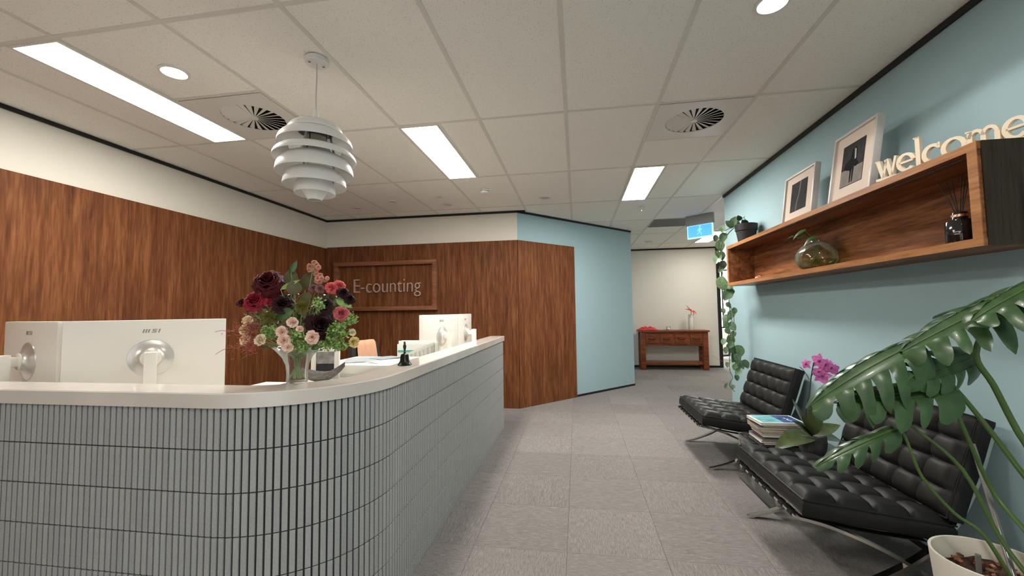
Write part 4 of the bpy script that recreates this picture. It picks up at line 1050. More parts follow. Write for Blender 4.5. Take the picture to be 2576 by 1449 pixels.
# "welcome" lettering, cut from one board on a bar
wa_, wb_ = Vector((1.512, 2.291, SZ1)), Vector((1.700, 1.785, SZ1)); wd_ = wb_-wa_; WLn = wd_.length
SIGN = mat('cream_letters', (0.80, 0.70, 0.54), 0.55)
SIGNSIDE = SIGN
t = thing('welcome_sign', 'cream cut-out welcome lettering on a bar on the shelf', 'sign', tuple((wa_+wb_)/2))
nrm = Vector((wd_.y, -wd_.x, 0)).normalized()          # faces the room
if nrm.x > 0: nrm = -nrm
Mw = frame_M(wa_+nrm*0.001, wd_, nrm)                    # local x along, y up?, z out
if (Mw.to_3x3() @ Vector((0, 1, 0))).z < 0: Mw = Mw @ Matrix.Scale(-1, 4, Vector((0, 1, 0)))
tk = 0.020
MB().stroke([(-0.004, 0.0065), (WLn, 0.0065)], 0.013, tk, Mw).build('bar', SIGN, t, smooth=False)
def arc(cx, cy, rx, ry, a0, a1, n=18): return [(cx+rx*math.cos(math.radians(a0+(a1-a0)*k/n)), cy+ry*math.sin(math.radians(a0+(a1-a0)*k/n))) for k in range(n+1)]
def wmod(n, lo, hi, ph=0): return [lo+(hi-lo)*abs(math.sin(math.pi*k/n+ph)) for k in range(n+1)]
b0 = 0.013; xh = 0.086; S_ = 0.015
def L_w(x): return [([(x+0.004, b0+xh), (x+0.022, b0)], 0.018), ([(x+0.022, b0), (x+0.040, b0+xh)], 0.010), ([(x+0.037, b0+xh), (x+0.055, b0)], 0.018), ([(x+0.055, b0), (x+0.074, b0+xh+0.004)], 0.010), ([(x-0.007, b0+xh), (x+0.012, b0+xh-0.001)], 0.006)]
def L_e(x): return [(arc(x+0.033, b0+xh/2, 0.028, xh/2-0.006, 8, 315, 26), [0.011+0.007*abs(math.sin(math.radians(8+307*k/26-90))) for k in range(27)]), ([(x+0.008, b0+xh*0.5), (x+0.059, b0+xh*0.54)], 0.009)]
def L_l(x): return [([(x+0.013, b0), (x+0.013, b0+0.140)], 0.018), ([(x+0.0, b0+0.138), (x+0.020, b0+0.137)], 0.007), ([(x-0.002, b0+0.003), (x+0.028, b0+0.003)], 0.008)]
def L_c(x): return [(arc(x+0.034, b0+xh/2, 0.029, xh/2-0.006, 48, 315, 24), [0.013+0.006*abs(math.sin(math.radians(48+267*k/24-90))) for k in range(25)]), ([(x+0.054, b0+xh*0.70), (x+0.056, b0+xh+0.001)], 0.009)]
def L_o(x): return [(arc(x+0.038, b0+xh/2, 0.032, xh/2-0.006, 0, 360, 32), [0.010+0.009*abs(math.cos(math.radians(360*k/32))) for k in range(33)])]
def L_m(x): return [([(x+0.012, b0), (x+0.012, b0+xh-0.004)], 0.017), ([(x+0.0, b0+xh-0.002), (x+0.018, b0+xh-0.006)], 0.008), (arc(x+0.030, b0+xh-0.034, 0.019, 0.028, 175, 0, 12), 0.013), ([(x+0.049, b0+xh-0.033), (x+0.049, b0)], 0.017), (arc(x+0.067, b0+xh-0.034, 0.019, 0.028, 175, 0, 12), 0.013), ([(x+0.086, b0+xh-0.033), (x+0.086, b0)], 0.017)]
xc = 0.004
for fn_, adv in ((L_w, 0.078), (L_e, 0.064), (L_l, 0.028), (L_c, 0.062), (L_o, 0.074), (L_m, 0.100), (L_e, 0.062)):
    mb = MB(); sc = WLn/0.478
    for pts, w_ in fn_(xc):
        mb.stroke([(p[0]*sc, p[1]) for p in pts], w_, tk, Mw)
    mb.build('letter', SIGN, t, smooth=False); xc += adv
# shelf vine
PX, PY = 1.625, 4.235
t = thing('trailing_plant', 'trailing heart leaf plant in a black pot hanging off the shelf end', 'plant', (PX, PY, SZ1))
MB().lathe([(0.0001, 0.0), (0.070, 0.0), (0.088, 0.12), (0.095, 0.125), (0.100, 0.185), (0.094, 0.188), (0.090, 0.13), (0.0001, 0.13)], 36, (PX, PY, SZ1)).build('pot', BLKP, t)
VY_ = 4.46
vine = [(1880,556,22),(1866,550,24),(1852,562,20),(1872,560,20),(1846,556,22),(1858,549,18),(1834,563,20),(1817,578,18),(1818,598,22),(1800,600,15),(1812,620,26),(1806,640,18),(1804,652,26),(1816,645,20),(1819,668,20),(1812,680,14),(1818,716,34),(1829,743,30),(1836,727,22),(1842,735,15),(1820,783,14),(1848,783,15),(1839,793,22),(1827,803,22),(1830,820,20),(1843,822,22),(1831,834,15),(1843,843,18),(1838,858,24),(1820,860,16),(1840,878,24),(1861,884,28),(1848,892,22),(1856,902,20),(1863,918,24),(1877,917,20),(1848,924,16),(1857,935,20),(1854,951,14),(1827,972,12),(1844,974,11),(1830,918,13),(1838,868,18),(1826,882,15),(1846,905,16),(1833,768,14)]
LV2 = mat('leaf_vine_light', (0.12, 0.20, 0.09), 0.5, var=0.35, vscale=60)
for k, (x, y, s_) in enumerate(vine):
    dep = VY_+random.uniform(-0.03, 0.03)
    if y < 565: dep = PY
    elif y < 610: dep = PY+0.09+random.uniform(-.02, .02)
    p = Y_(x, y, dep)
    if y < 570: p.z = max(p.z, SZ1+0.16)
    L = s_*1.05/FPX*4.25
    d = Vector((random.gauss(-0.15, .35), random.gauss(-.3, .3), -1 if y > 570 else random.uniform(-.2, .4))).normalized()
    z = Vector((random.gauss(-.35, .45), -1+random.gauss(0, .25), random.gauss(.3, .25)))
    M = frame_M(p-d*L*0.5, d, z)
    heart_leaf(MB(), M, L, L*0.76, 0.22, 0.14).build('leaf', LV2 if k % 5 == 1 else LEAFV, t, recalc=False)
def vstem(pts, nm='stem'):
    P = [Y_(x, y, VY_ if y > 600 else PY+0.1) for x, y in pts]
    MB().tube(smooth_pts([(PX, PY+0.03, SZ1+0.15), (PX-0.05, PY+0.09, SZ1+0.19)]+P, 4), 0.003, 6).build(nm, STEMG, t)
vstem([(1822, 600), (1812, 640), (1820, 700), (1832, 750), (1838, 790), (1845, 830), (1842, 870), (1855, 900), (1868, 930)])
vstem([(1815, 590), (1808, 650), (1822, 720), (1830, 770), (1832, 830), (1835, 880), (1836, 930), (1843, 950), (1835, 968), (1848, 985)])
vstem([(1820, 610), (1818, 690), (1830, 745), (1846, 800), (1844, 850), (1852, 890), (1850, 940), (1856, 955)])
MB().tube(smooth_pts([Y_(1838, 912, VY_), Y_(1815, 908, VY_), Y_(1790, 893, VY_)], 5), 0.0015, 5).build('stem', mat('dry_stem', (0.32, 0.18, 0.14), 0.6), t)

# globe vase in the shelf
gx_, gy_, gz_ = 1.615, 3.08, SZ0+TH
t = thing('globe_vase', 'squat green tinted glass vase with a cutting inside the shelf', 'vase', (gx_, gy_, gz_))
gp = [(0.0001, 0.004), (0.055, 0.0), (0.095, 0.018), (0.122, 0.060), (0.119, 0.115), (0.088, 0.160), (0.05, 0.182), (0.034, 0.196), (0.037, 0.210)]
gi = [(max(0.0001, r-0.004), z+0.004) for r, z in gp[:-1]]+[(0.034, 0.211)]
MB().lathe(gp+gi[::-1], 44, (gx_, gy_, gz_), sx=0.92, sy=1.2).build('glass_body', GGLASS, t)
MB().lathe([(0.0001, 0.009), (0.055, 0.006), (0.092, 0.022), (0.116, 0.060), (0.114, 0.064), (0.0001, 0.064)], 36, (gx_, gy_, gz_), sx=0.92, sy=1.2).build('water', thin_glass('water', (0.86, 0.89, 0.76), 0.1, 0.01, 0.4), t)
t = thing('plant_cutting', 'thin stemmed dark leaf cutting rising from the globe vase', 'plant', (gx_, gy_, gz_+0.05))
for k, (dx, dy, h_) in enumerate(((0.02, 0.10, 0.25), (-0.03, -0.02, 0.27), (0.02, -0.06, 0.22), (-0.02, 0.17, 0.26))):
    top = Vector((gx_+dx-0.04, gy_+dy, gz_+h_)); top.z = min(top.z, SZ1-TH-0.02)
    MB().tube(smooth_pts([(gx_+dx*.4, gy_+dy*.3, gz_+0.02), (gx_-dx*.3, gy_-dy*.1, gz_+0.12), (gx_+dx*.2, gy_+dy*.1, gz_+0.2), top], 5), 0.002, 6).build('stem', STEMG, t)
    heart_leaf(MB(), frame_M(top, (-0.3, dy*2+0.3, -0.15), (-0.4, -0.4, 1)), 0.09, 0.065, 0.2, 0.3).build('leaf', LEAF, t, recalc=False)
rt = MB()
for k in range(26):
    a, b = random.uniform(0, 6.28), random.uniform(0.3, 1.0); p0 = Vector((gx_, gy_, gz_+0.10)); p2 = Vector((gx_+0.10*b*math.cos(a), gy_+0.11*b*math.sin(a), gz_+random.uniform(.025, .07)))
    rt.tube(smooth_pts([p0, (p0+p2)/2+Vector((random.uniform(-.02, .02), random.uniform(-.02, .02), -0.02)), p2], 4), 0.0016, 5)
rt.build('roots', mat('roots', (0.16, 0.15, 0.05), 0.7), t)['kind'] = 'stuff'
# reed diffuser
dx_, dy_, dz_ = 1.61, 2.0, SZ0+TH
t = thing('reed_diffuser', 'black reed diffuser bottle with a rose gold collar on the shelf', 'diffuser', (dx_, dy_, dz_))
DKG = mat('dark_glass', (0.010, 0.008, 0.008), 0.08, spec=0.6, coat=0.5)
MB().lathe([(0.0001, 0.0), (0.046, 0.0), (0.048, 0.006), (0.048, 0.098), (0.044, 0.106), (0.026, 0.112), (0.024, 0.122), (0.0001, 0.122)], 40, (dx_, dy_, dz_)).build('bottle', DKG, t)
MB().lathe([(0.0255, 0.118), (0.028, 0.120), (0.028, 0.130), (0.025, 0.132)], 32, (dx_, dy_, dz_)).build('collar', mat('rose_gold', (0.85, 0.52, 0.40), 0.25, 1.0), t)
MB().lathe([(0.026, 0.131), (0.024, 0.139), (0.014, 0.144), (0.0001, 0.145)], 28, (dx_, dy_, dz_)).build('cap', DKG, t)
for k, (a, b) in enumerate(((-0.035, 0.03), (-0.01, 0.01), (0.02, -0.02), (0.03, 0.0), (-0.02, -0.03), (0.0, 0.035))):
    MB().tube([(dx_+a*0.15, dy_+b*0.15, dz_+0.12), (dx_+a, dy_+b*1.5, dz_+0.285)], 0.0018, 6).build('reed', mat('reed_black', (0.01, 0.008, 0.007), 0.6), t)
for k, (w_, z_) in enumerate(((0.5, 0.052), (0.34, 0.043))):
    MB().lathe([(0.0484, z_), (0.0484, z_+0.0035)], 8, (dx_, dy_, dz_), a0=math.pi+0.45-w_/2+0.2, a1=math.pi+0.45+w_/2+0.2).build('label_line', mat('label_grey', (0.40, 0.38, 0.36), 0.5), t)
# pink crystal figure
fx_, fy_, fz_ = 1.56, 3.87, SZ0+TH
t = thing('pink_ornament', 'tiny pink flower shaped ornament at the far end of the shelf', 'ornament', (fx_, fy_, fz_))
PK = mat('pink_ceramic', (0.80, 0.42, 0.34), 0.4)
for (a, b, r) in ((0, 0, 0.022), (-0.01, -0.045, 0.016)):
    rose(MB(), Vector((fx_+a, fy_+b, fz_+0.017)), r, Vector((-0.6, -0.5, 0.9)), 4, 0.8).build('petals', PK, t, recalc=False)
MB().lathe([(0.0001, 0), (0.02, 0), (0.017, 0.010), (0.0001, 0.014)], 14, (fx_, fy_-0.015, fz_)).build('foot', PK, t)

# ------------------------------------------------------------------ lounge chairs
def cushion(Lx, Wy, T, nx, ny, res=9):
    """tufted cushion, local x 0..Lx, y -W/2..W/2, z 0..T; returns mesh and button places"""
    mb = MB(); NU, NV = nx*res, ny*res
    cu, cv = Lx/nx, Wy/ny
    def h(x, y):
        fx, fy = x/cu, y/cv
        sx_, sy_ = abs(math.sin(math.pi*fx)), abs(math.sin(math.pi*fy))
        puff = 0.019*(sx_*sy_)**0.4
        dxs = abs(fx-round(fx))*cu; dys = abs(fy-round(fy))*cv
        inx = 0.3 < fx < nx-0.3; iny = 0.3 < fy < ny-0.3
        g = 0
        if inx: g += 0.006*math.exp(-(dxs/0.006)**2)
        if iny: g += 0.006*math.exp(-(dys/0.006)**2)
        if inx and iny: g += 0.012*math.exp(-(dxs*dxs+dys*dys)/0.022**2)
        e = min(x, Lx-x, y, Wy-y); rim = 0.012*math.exp(-e/0.010)
        edge = 0.010*min(1, e/0.03)
        base = T-0.024+edge
        return base+puff*min(1, e/0.02+0.25)-g-rim
    vs = []; 
    for i in range(NU+1):
        for j in range(NV+1):
            x, y = Lx*i/NU, Wy*j/NV; vs.append((x, y-Wy/2, h(x, y)))
    n1 = NV+1; fs = [(i*n1+j, (i+1)*n1+j, (i+1)*n1+j+1, i*n1+j+1) for i in range(NU) for j in range(NV)]
    ring = [i*n1 for i in range(NU+1)]+[NU*n1+j for j in range(1, NV+1)]+[i*n1+NV for i in range(NU-1, -1, -1)]+[j for j in range(NV-1, 0, -1)]
    cx, cy = Lx/2, 0; prev = ring; R = len(ring)
    for (z, o_) in ((T-0.045, 0.006), (T*0.5, 0.008), (0.012, 0.005), (0.0, -0.006)):
        base = len(vs); cur = []
        for q_ in ring:
            x, y, _ = vs[q_]; ox = -o_ if x < 1e-6 else o_ if x > Lx-1e-6 else 0; oy = -o_ if y < -Wy/2+1e-6 else o_ if y > Wy/2-1e-6 else 0
            vs.append((x+ox, y+oy, z)); cur.append(len(vs)-1)
        for k in range(R): fs.append((prev[k], prev[(k+1) % R], cur[(k+1) % R], cur[k]))
        prev = cur
    fs.append(tuple(prev))
    mb.add(vs, fs)
    btn = [(cu*i, cv*j-Wy/2, h(cu*i, cv*j)) for i in range(1, nx) for j in range(1, ny)]
    return mb, btn
def piping(Lx, Wy, T): 
    e = 0.004; z = T-0.030; y = Wy/2+0.004
    return [(-e, -y, z), (Lx+e, -y, z), (Lx+e, y, z), (-e, y, z), (-e, -y, z)]
def lounge_chair():
    t = thing('lounge_chair', 'x', 'chair', (0, 0, 0), 'black leather lounge chairs')
    hw = 0.352
    cA = [(0.765, 0.745), (0.70, 0.545), (0.63, 0.39), (0.545, 0.265), (0.42, 0.165), (0.28, 0.085), (0.16, 0.035), (0.075, 0.012), (0.055, 0.007)]
    cB = [(0.0, 0.335), (0.10, 0.312), (0.22, 0.268), (0.33, 0.218), (0.42, 0.168), (0.52, 0.105), (0.62, 0.045), (0.69, 0.012), (0.71, 0.007)]
    for s_ in (-1, 1):
        y = s_*hw
        MB().tube(smooth_pts([(x, y, z) for x, z in cA], 6), 0, flat=(0.032, 0.013), up=(0, 1, 0)).build('back_leg_bar', CHROME, t)
        MB().tube(smooth_pts([(x, y, z) for x, z in cB], 6), 0, flat=(0.032, 0.013), up=(0, 1, 0)).build('seat_leg_bar', CHROME, t)
        for (x, z) in ((0.065, 0.0), (0.70, 0.0)): MB().box((x-0.018, y-0.017, 0.0), (x+0.018, y+0.017, 0.008), 0.002).build('foot', CHROME, t)
    for (x, z) in ((0.004, 0.332), (0.535, 0.262), (0.758, 0.725), (0.56, 0.29)):
        MB().tube([(x, -hw, z), (x, hw, z)], 0, flat=(0.030, 0.010), up=(1, 0, -0.1) if z < 0.34 else (0.35, 0, 0.94)).build('cross_bar', CHROME, t)
    # leather straps round the bars
    ms = MB()
    st = MB().tube(smooth_pts([(-0.008, 0, 0.343), (-0.010, 0, 0.326), (0.03, 0, 0.318), (0.28, 0, 0.272), (0.52, 0, 0.248)], 4), 0, flat=(0.036, 0.004), up=(0, 1, 0))
    me = bpy.data.meshes.new('seat_strap'); me.from_pydata(st.v, [], st.f); me.materials.append(LEATHER)
    bk = MB().tube(smooth_pts([(0.775, 0, 0.735), (0.69, 0, 0.50), (0.60, 0, 0.33), (0.57, 0, 0.275)], 4), 0, flat=(0.036, 0.004), up=(0, 1, 0))
    me2 = bpy.data.meshes.new('back_strap'); me2.from_pydata(bk.v, [], bk.f); me2.materials.append(LEATHER)
    for k in range(8):
        y = -hw+0.05+k*(2*hw-0.10)/7
        part_at('seat_strap', me, (0, y, 0), t)
        if k % 1 == 0: part_at('back_strap', me2, (0, y, 0), t)
    Wd = 0.735
    def place(M, mb, btn, nm, Lx, T):
        mm = MB(); mm.v = [tuple(M @ Vector(v)) for v in mb.v]; mm.f = mb.f
        o = mm.build(nm, LEATHER, t, angle=60)
        for b in btn:
            c = M @ Vector(b)
            bt = MB(); bt.lathe([(0.0085, -0.002), (0.0085, 0.002), (0.005, 0.0055), (0.0001, 0.0068)], 10, (0, 0, 0), Matrix.Translation(c) @ M.to_3x3().to_4x4()); bt.build('button', LEATHER, o)
        MB().tube([M @ Vector(p) for p in piping(Lx, Wd, T)], 0.0042, 6).build('piping', LEATHER, o)
    ang = math.atan2(0.075, 0.575)
    Ms_ = frame_M((0.012, 0, 0.342), (math.cos(ang), 0, -math.sin(ang)), (math.sin(ang), 0, math.cos(ang)))
    mb, btn = cushion(0.575, Wd, 0.105, 4, 5); place(Ms_, mb, btn, 'seat_cushion', 0.575, 0.105)
    # back cushion: local x up the back, local z towards the sitter
    b0_, b1_ = Vector((0.632, 0, 0.352)), Vector((0.764, 0, 0.735)); up_ = (b1_-b0_).normalized(); fr_ = Vector((-up_.z, 0, up_.x))
    Mb_ = frame_M(b0_, up_, fr_)
    mb, btn = cushion(0.435, Wd, 0.105, 4, 5); place(Mb_, mb, btn, 'back_cushion', 0.435, 0.105)
    return t
def copy_tree(o, parent=None):
    c = o.copy(); C.objects.link(c); c.parent = parent
    for ch in list(o.children): copy_tree(ch, c)
    return c
ch1 = lounge_chair()
ch2 = copy_tree(ch1)
ch1.location = (0.945, 2.405, 0); ch1['label'] = 'black tufted leather lounge chair nearest the camera behind the big plant'
ch2.location = (0.945, 3.865, 0); ch2['label'] = 'black tufted leather lounge chair beyond the magazine stack'

# ------------------------------------------------------------------ glass side table, magazines, orchid
tx0, tx1, ty0, ty1, tz = 1.165, 1.66, 2.815, 3.37, 0.345
t = thing('glass_side_table', 'clear bent glass side table between the two lounge chairs', 'table', ((tx0+tx1)/2, (ty0+ty1)/2, 0))
g_ = 0.010
MB().box((tx0, ty0, tz-g_), (tx1, ty1, tz), 0.003).build('top', GLASS, t)
MB().box((tx0, ty0, 0), (tx0+g_, ty1, tz-g_-0.0005), 0.002).build('side_panel', GLASS, t)
MB().box((tx1-g_, ty0, 0), (tx1, ty1, tz-g_-0.0005), 0.002).build('side_panel', GLASS, t)
mags = [(0.012, 'dark'), (0.010, 'paper'), (0.013, 'paper'), (0.011, 'grey'), (0.014, 'dark'), (0.012, 'paper'), (0.012, 'tan'), (0.010, 'paper'), (0.013, 'tan'), (0.015, 'tan'), (0.012, 'grey'), (0.016, 'paper')]
MC = dict(dark=(0.06, 0.06, 0.06), paper=(0.66, 0.62, 0.53), grey=(0.33, 0.32, 0.30), tan=(0.52, 0.42, 0.32))
z = tz+0.001
names = ['bottom', 'second', 'third', 'fourth', 'fifth', 'sixth', 'seventh', 'eighth', 'ninth', 'tenth', 'eleventh', 'top']
for k, (th, c) in enumerate(mags):
    ox, oy, rz = random.uniform(-.012, .012), random.uniform(-.010, .010), random.uniform(-.05, .05)
    if k == 11: ox, oy, rz = -0.016, 0.012, 0.05
    if k in (8, 9): ox -= 0.014
    cx, cy = 1.34+ox, 3.105+oy*0.6; M = Matrix.Translation((cx, cy, z)) @ Matrix.Rotation(rz, 4, 'Z')
    lab = {0: 'bottom magazine of the stack on the glass table', 11: 'top magazine with a blue sea cover on the stack'}.get(k, names[k]+' magazine from the bottom of the stack on the glass table')
    mt = thing('magazine', lab, 'magazine', (cx, cy, z), 'magazines on the glass table')
    w, l = 0.285, 0.212
    MB().box((-w/2+0.002, -l/2+0.002, 0.0012), (w/2-0.001, l/2-0.002, th-0.0012), 0, M).build('pages', mat('mag_'+c, MC[c], 0.7, var=0.25, vscale=60, stretch=(1, 1, 30)), mt, smooth=False)
    cov = mat('cover_white', (0.75, 0.75, 0.72), 0.25) if k in (11, 5, 7, 2) else mat('cover_'+str(k % 3), [(0.10, 0.10, 0.11), (0.30, 0.22, 0.16), (0.5, 0.48, 0.44)][k % 3], 0.3)
    MB().box((-w/2, -l/2, th-0.0012), (w/2, l/2, th), 0, M).build('front_cover', cov, mt, smooth=False)
    MB().box((-w/2, -l/2, 0), (w/2, l/2, 0.0012), 0, M).build('rear_cover', cov, mt, smooth=False)
    if k == 11:
        MB().box((-w/2+0.02, -l/2+0.015, th), (w/2-0.015, l/2-0.012, th+0.0004), 0, M).build('cover_picture', mat('sea_print', (0.20, 0.50, 0.56), 0.25, var=0.5, vscale=12, stretch=(1, 4, 1)), mt, smooth=False)
        MB().box((0.01, -l/2+0.015, th+0.0004), (w/2-0.015, l/2-0.012, th+0.0007), 0, M).build('cover_picture', mat('sea_deep', (0.05, 0.10, 0.24), 0.25, var=0.6, vscale=18), mt, smooth=False)
        Mt = M @ Matrix.Translation((0.055, -0.02, th+0.0008)) @ Matrix.Rotation(-math.pi/2, 4, 'Z')
        lg = MB()
        for q_, (a, b) in enumerate(((0, 0.018), (0.024, 0.014), (0.044, 0.02), (0.07, 0.012))): lg.stroke([(a-0.05, 0.012+0.008*(q_ % 2)), (a-0.05+b, 0.018+0.004*(q_ % 2))], 0.008, 0.0003, Mt)
        lg.build('cover_print', PAPER, mt, smooth=False)
    z += th+0.0004
# orchid
ox, oy, oz = 1.425, 2.905, tz+0.0005
ox, oy = 1.44, 2.896
t = thing('potted_orchid', 'pink flowering orchid in a dark stone pot on the glass table', 'plant', (ox, oy, oz))
MB().lathe([(0.0001, 0.0), (0.058, 0.0), (0.072, 0.030), (0.078, 0.070), (0.075, 0.118), (0.070, 0.120), (0.067, 0.105), (0.0001, 0.105)], 36, (ox, oy, oz)).build('pot', mat('stone_pot', (0.06, 0.06, 0.062), 0.85, bump=0.5, bscale=40, var=0.35, vscale=25), t)
OC = Vector((ox, oy, oz+0.11))
def O_(x, y, d=2.60): return D_(x, y, d)
OL = mat('orchid_leaf', (0.06, 0.085, 0.03), 0.35, coat=0.2, var=0.25, vscale=25)
for (tip, wpx, dr) in (((1968, 1128), 46, 0.5), ((2122, 1112), 40, 0.45), ((2112, 1070), 34, 0.2), ((1990, 1010), 34, -0.1), ((2060, 1000), 30, -0.1), ((2000, 1062), 30, 0.15)):
    b = O_(*tip, 2.50 if tip[0] < 2000 else 2.58); a = OC
    L = (b-a).length
    leaf_mesh(MB(), frame_M(a, b-a+Vector((0, 0, dr*L*0.6)), (Vector((0, 0, CAMZ))-a).normalized()*0.6+Vector((0, 0, 1))), L*1.06, wpx/FPX*2.7*1.2, 0.22, dr*0.75, 10).build('leaf', OL, t, recalc=False)
st1 = [OC, O_(2027, 1040), O_(2036, 990), O_(2041, 945), O_(2047, 912)]
MB().tube(smooth_pts(st1, 4), 0.0035, 6).build('flower_stem', mat('dark_stem', (0.03, 0.03, 0.02), 0.5), t)
MB().tube(smooth_pts([O_(2036, 955), O_(2024, 935), O_(2012, 923)], 4), 0.002, 6).build('flower_stem', mat('dark_stem', (0.03, 0.03, 0.02), 0.5), t)
MB().tube(smooth_pts([O_(2040, 950), O_(2052, 930), O_(2070, 935), O_(2085, 950)], 4), 0.002, 6).build('flower_stem', mat('dark_stem', (0.03, 0.03, 0.02), 0.5), t)
ORC = mat('orchid_pink', (0.56, 0.13, 0.40), 0.5, var=0.35, vscale=60); ORD = mat('orchid_deep', (0.28, 0.02, 0.14), 0.5)
for (x, y, s_, turn) in ((2028, 916, 12, 0.9), (2061, 908, 18, 0.2), (2076, 918, 16, 0.0), (2090, 925, 18, -0.3), (2068, 945, 20, 0.1), (2060, 935, 14, 0.1), (2100, 928, 12, -.5)):
    c = O_(x, y, 2.58); fwd = (Vector((0, 0, CAMZ+0.1))-c).normalized()+Vector((-turn, 0, 0)); Mf_ = frame_M(c, fwd.orthogonal(), fwd); R = s_/FPX*2.7
    fl = MB()
    for k in range(5):
        a = k*2*math.pi/5+random.uniform(-.2, .2); wide = 0.95 if k in (1, 4) else 0.65
        leaf_mesh(fl, Mf_ @ Matrix.Rotation(a, 4, 'Z'), R*1.05, R*wide, 0.12, 0.15, 5)
    o = fl.build('flower', ORC, t, recalc=False)
    lp = MB(); lp.lathe([(0.0001, R*.35), (R*.16, R*.28), (R*.2, R*.1), (R*.1, 0)], 8, (0, 0, 0), Mf_); lp.build('lip', ORD, o)

# ------------------------------------------------------------------ monstera in a white planter
mx_, my_ = 1.432, 1.758
t = thing('monstera_plant', 'large split leaf monstera in a cream planter at the lower right corner', 'plant', (mx_, my_, 0))
MB().lathe([(0.0001, 0.0), (0.125, 0.0), (0.130, 0.006), (0.160, 0.352), (0.160, 0.360), (0.152, 0.360), (0.148, 0.340), (0.144, 0.27), (0.0001, 0.27)], 48, (mx_, my_, 0)).build('planter', mat('cream_pot', (0.66, 0.62, 0.54), 0.4), t)
def soil(u, v):
    a = u*2*math.pi; r = 0.147*v; return (mx_+r*math.cos(a), my_+r*math.sin(a), 0.29+0.012*math.sin(a*5+v*9)*v+random.uniform(-.006, .006))
MB().grid(soil, 36, 10).build('soil', mat('soil', (0.055, 0.025, 0.018), 0.95, bump=1, bscale=60, var=0.8, vscale=60), t, recalc=False)
chp = MB()
for k in range(60):
    a, r = random.uniform(0, 6.28), 0.14*math.sqrt(random.random()); M = Matrix.Translation((mx_+r*math.cos(a), my_+r*math.sin(a), 0.30)) @ Matrix.Rotation(random.uniform(0, 3), 4, 'Z') @ Matrix.Rotation(random.uniform(-.5, .5), 4, 'X')
    chp.box((-0.010, -0.005, -0.003), (0.010, 0.005, 0.003), 0, M)
chp.build('bark_chips', mat('bark', (0.24, 0.10, 0.055), 0.9, var=0.6, vscale=50), t, smooth=False)['kind'] = 'stuff'
def M_(x, y, d): 
    p = D_(x, y, d); p.x = min(p.x, RX-0.04); return p
ACR = mat('stake_acrylic', (0.16, 0.16, 0.15), 0.15, 0.0, spec=0.7, coat=0.6)
sk0 = Vector((1.505, 1.765, 0.285)); sk1 = D_(2447, 1118, 1.72)
MB().tube([sk0, sk1], 0.0095, 12).build('stake', ACR, t)
MB().tube([(1.425, 1.80, 0.28), (1.425, 1.80, 0.352)], 0.0085, 12).build('stake', ACR, t)['label'] = 'short clear stake stub'
def monstera(base, tip, zref, width, nl=5, droop=0.15, fold=0.10, curl=0.5, seed=0, name='leaf'):
    """split leaf: heart shaped blade round a midrib, cut into long lobes on both sides, a few holes by the rib"""
    rnd = random.Random(seed)
    b, tp = Vector(base), Vector(tip); L = (tp-b).length; M = frame_M(b, tp-b, zref)
    mb = MB()
    def hw(u): return width*0.5*max(0.03, math.sin(math.pi*min(1, (u+0.10)/1.10)**0.7))**0.6
    def rib(u): return -droop*L*u*u
    def pt(u, s_, side):
        w = hw(max(0, min(1, u))); sweep = 0.20*L*s_**1.5*(1-0.5*u)-0.20*L*s_*math.exp(-(u/0.10)**2)
        return (L*u+sweep, side*w*s_*(1-0.25*curl*s_), rib(u)+fold*w*s_-curl*w*s_**2)
    for side in (-1, 1):
        mb.grid(lambda u, v: pt(u, 0.30*v, side), 22, 3, M)
        cuts = [0.0]+[(k+1)/nl*0.96+rnd.uniform(-.02, .02) for k in range(nl-1)]+[1.0]
        for k in range(nl):
            a0, a1 = cuts[k], cuts[k+1]; ex = rnd.uniform(0.86, 1.08); tw = rnd.uniform(-.5, .5); dr = rnd.uniform(0.0, 0.35)
            g0 = rnd.uniform(0.18, 0.34)
            def fn(u, v, a0=a0, a1=a1, ex=ex, tw=tw, dr=dr, g0=g0):
                s_ = 0.28+(ex-0.28)*v; wid = (a1-a0)*(1.0-g0*min(1, v*2.2)); mid = (a0+a1)/2
                if v > 0.55: wid *= max(0.06, math.cos((v-0.55)/0.45*math.pi/2)**0.55)
                uu = mid+(u-0.5)*wid
                p = list(pt(uu, s_, side)); p[2] += tw*(u-0.5)*v*wid*L-dr*width*0.35*v*v+0.10*wid*L*math.sin(math.pi*u)*(1-v*0.5); return tuple(p)
            mb.grid(fn, 6, 8, M)
    o = mb.build(name, MONST, t, recalc=False)
    mr = MB().tube([M @ Vector((L*u/8, 0, rib(u/8)+0.002)) for u in range(9)], [0.0042-0.0004*u for u in range(9)], 6); mr.build('midrib', STEMG, o)
    return o
monstera(M_(2545, 748, 1.50), M_(2265, 872, 1.58), (-0.05, -0.30, 1), 0.34, 6, 0.06, 0.12, 0.42, 5)      # upper leaf to the right edge
monstera(M_(2640, 700, 1.40), M_(2440, 790, 1.44), (-0.1, -0.2, 1), 0.30, 5, 0.10, 0.10, 0.40, 8)         # its neighbour, cut by the frame
monstera(M_(2300, 866, 1.60), M_(2035, 992, 1.62), (-0.10, -0.40, 1), 0.32, 6, 0.12, 0.12, 0.80, 11)     # arching over the seat
monstera(M_(2395, 976, 1.56), M_(2110, 1000, 1.60), (-0.05, -0.55, 1), 0.30, 5, 0.08, 0.10, 0.55, 17)     # lower leaf before the backrest
monstera(M_(2452, 900, 1.60), M_(2290, 960, 1.52), (0.15, -0.9, 0.45), 0.20, 5, 0.05, 0.12, 0.35, 23)     # underside leaf between them
monstera(M_(2250, 1080, 1.55), M_(2055, 1158, 1.52), (-0.2, -0.55, 1), 0.13, 5, 0.10, 0.10, 0.65, 31)     # small low leaf
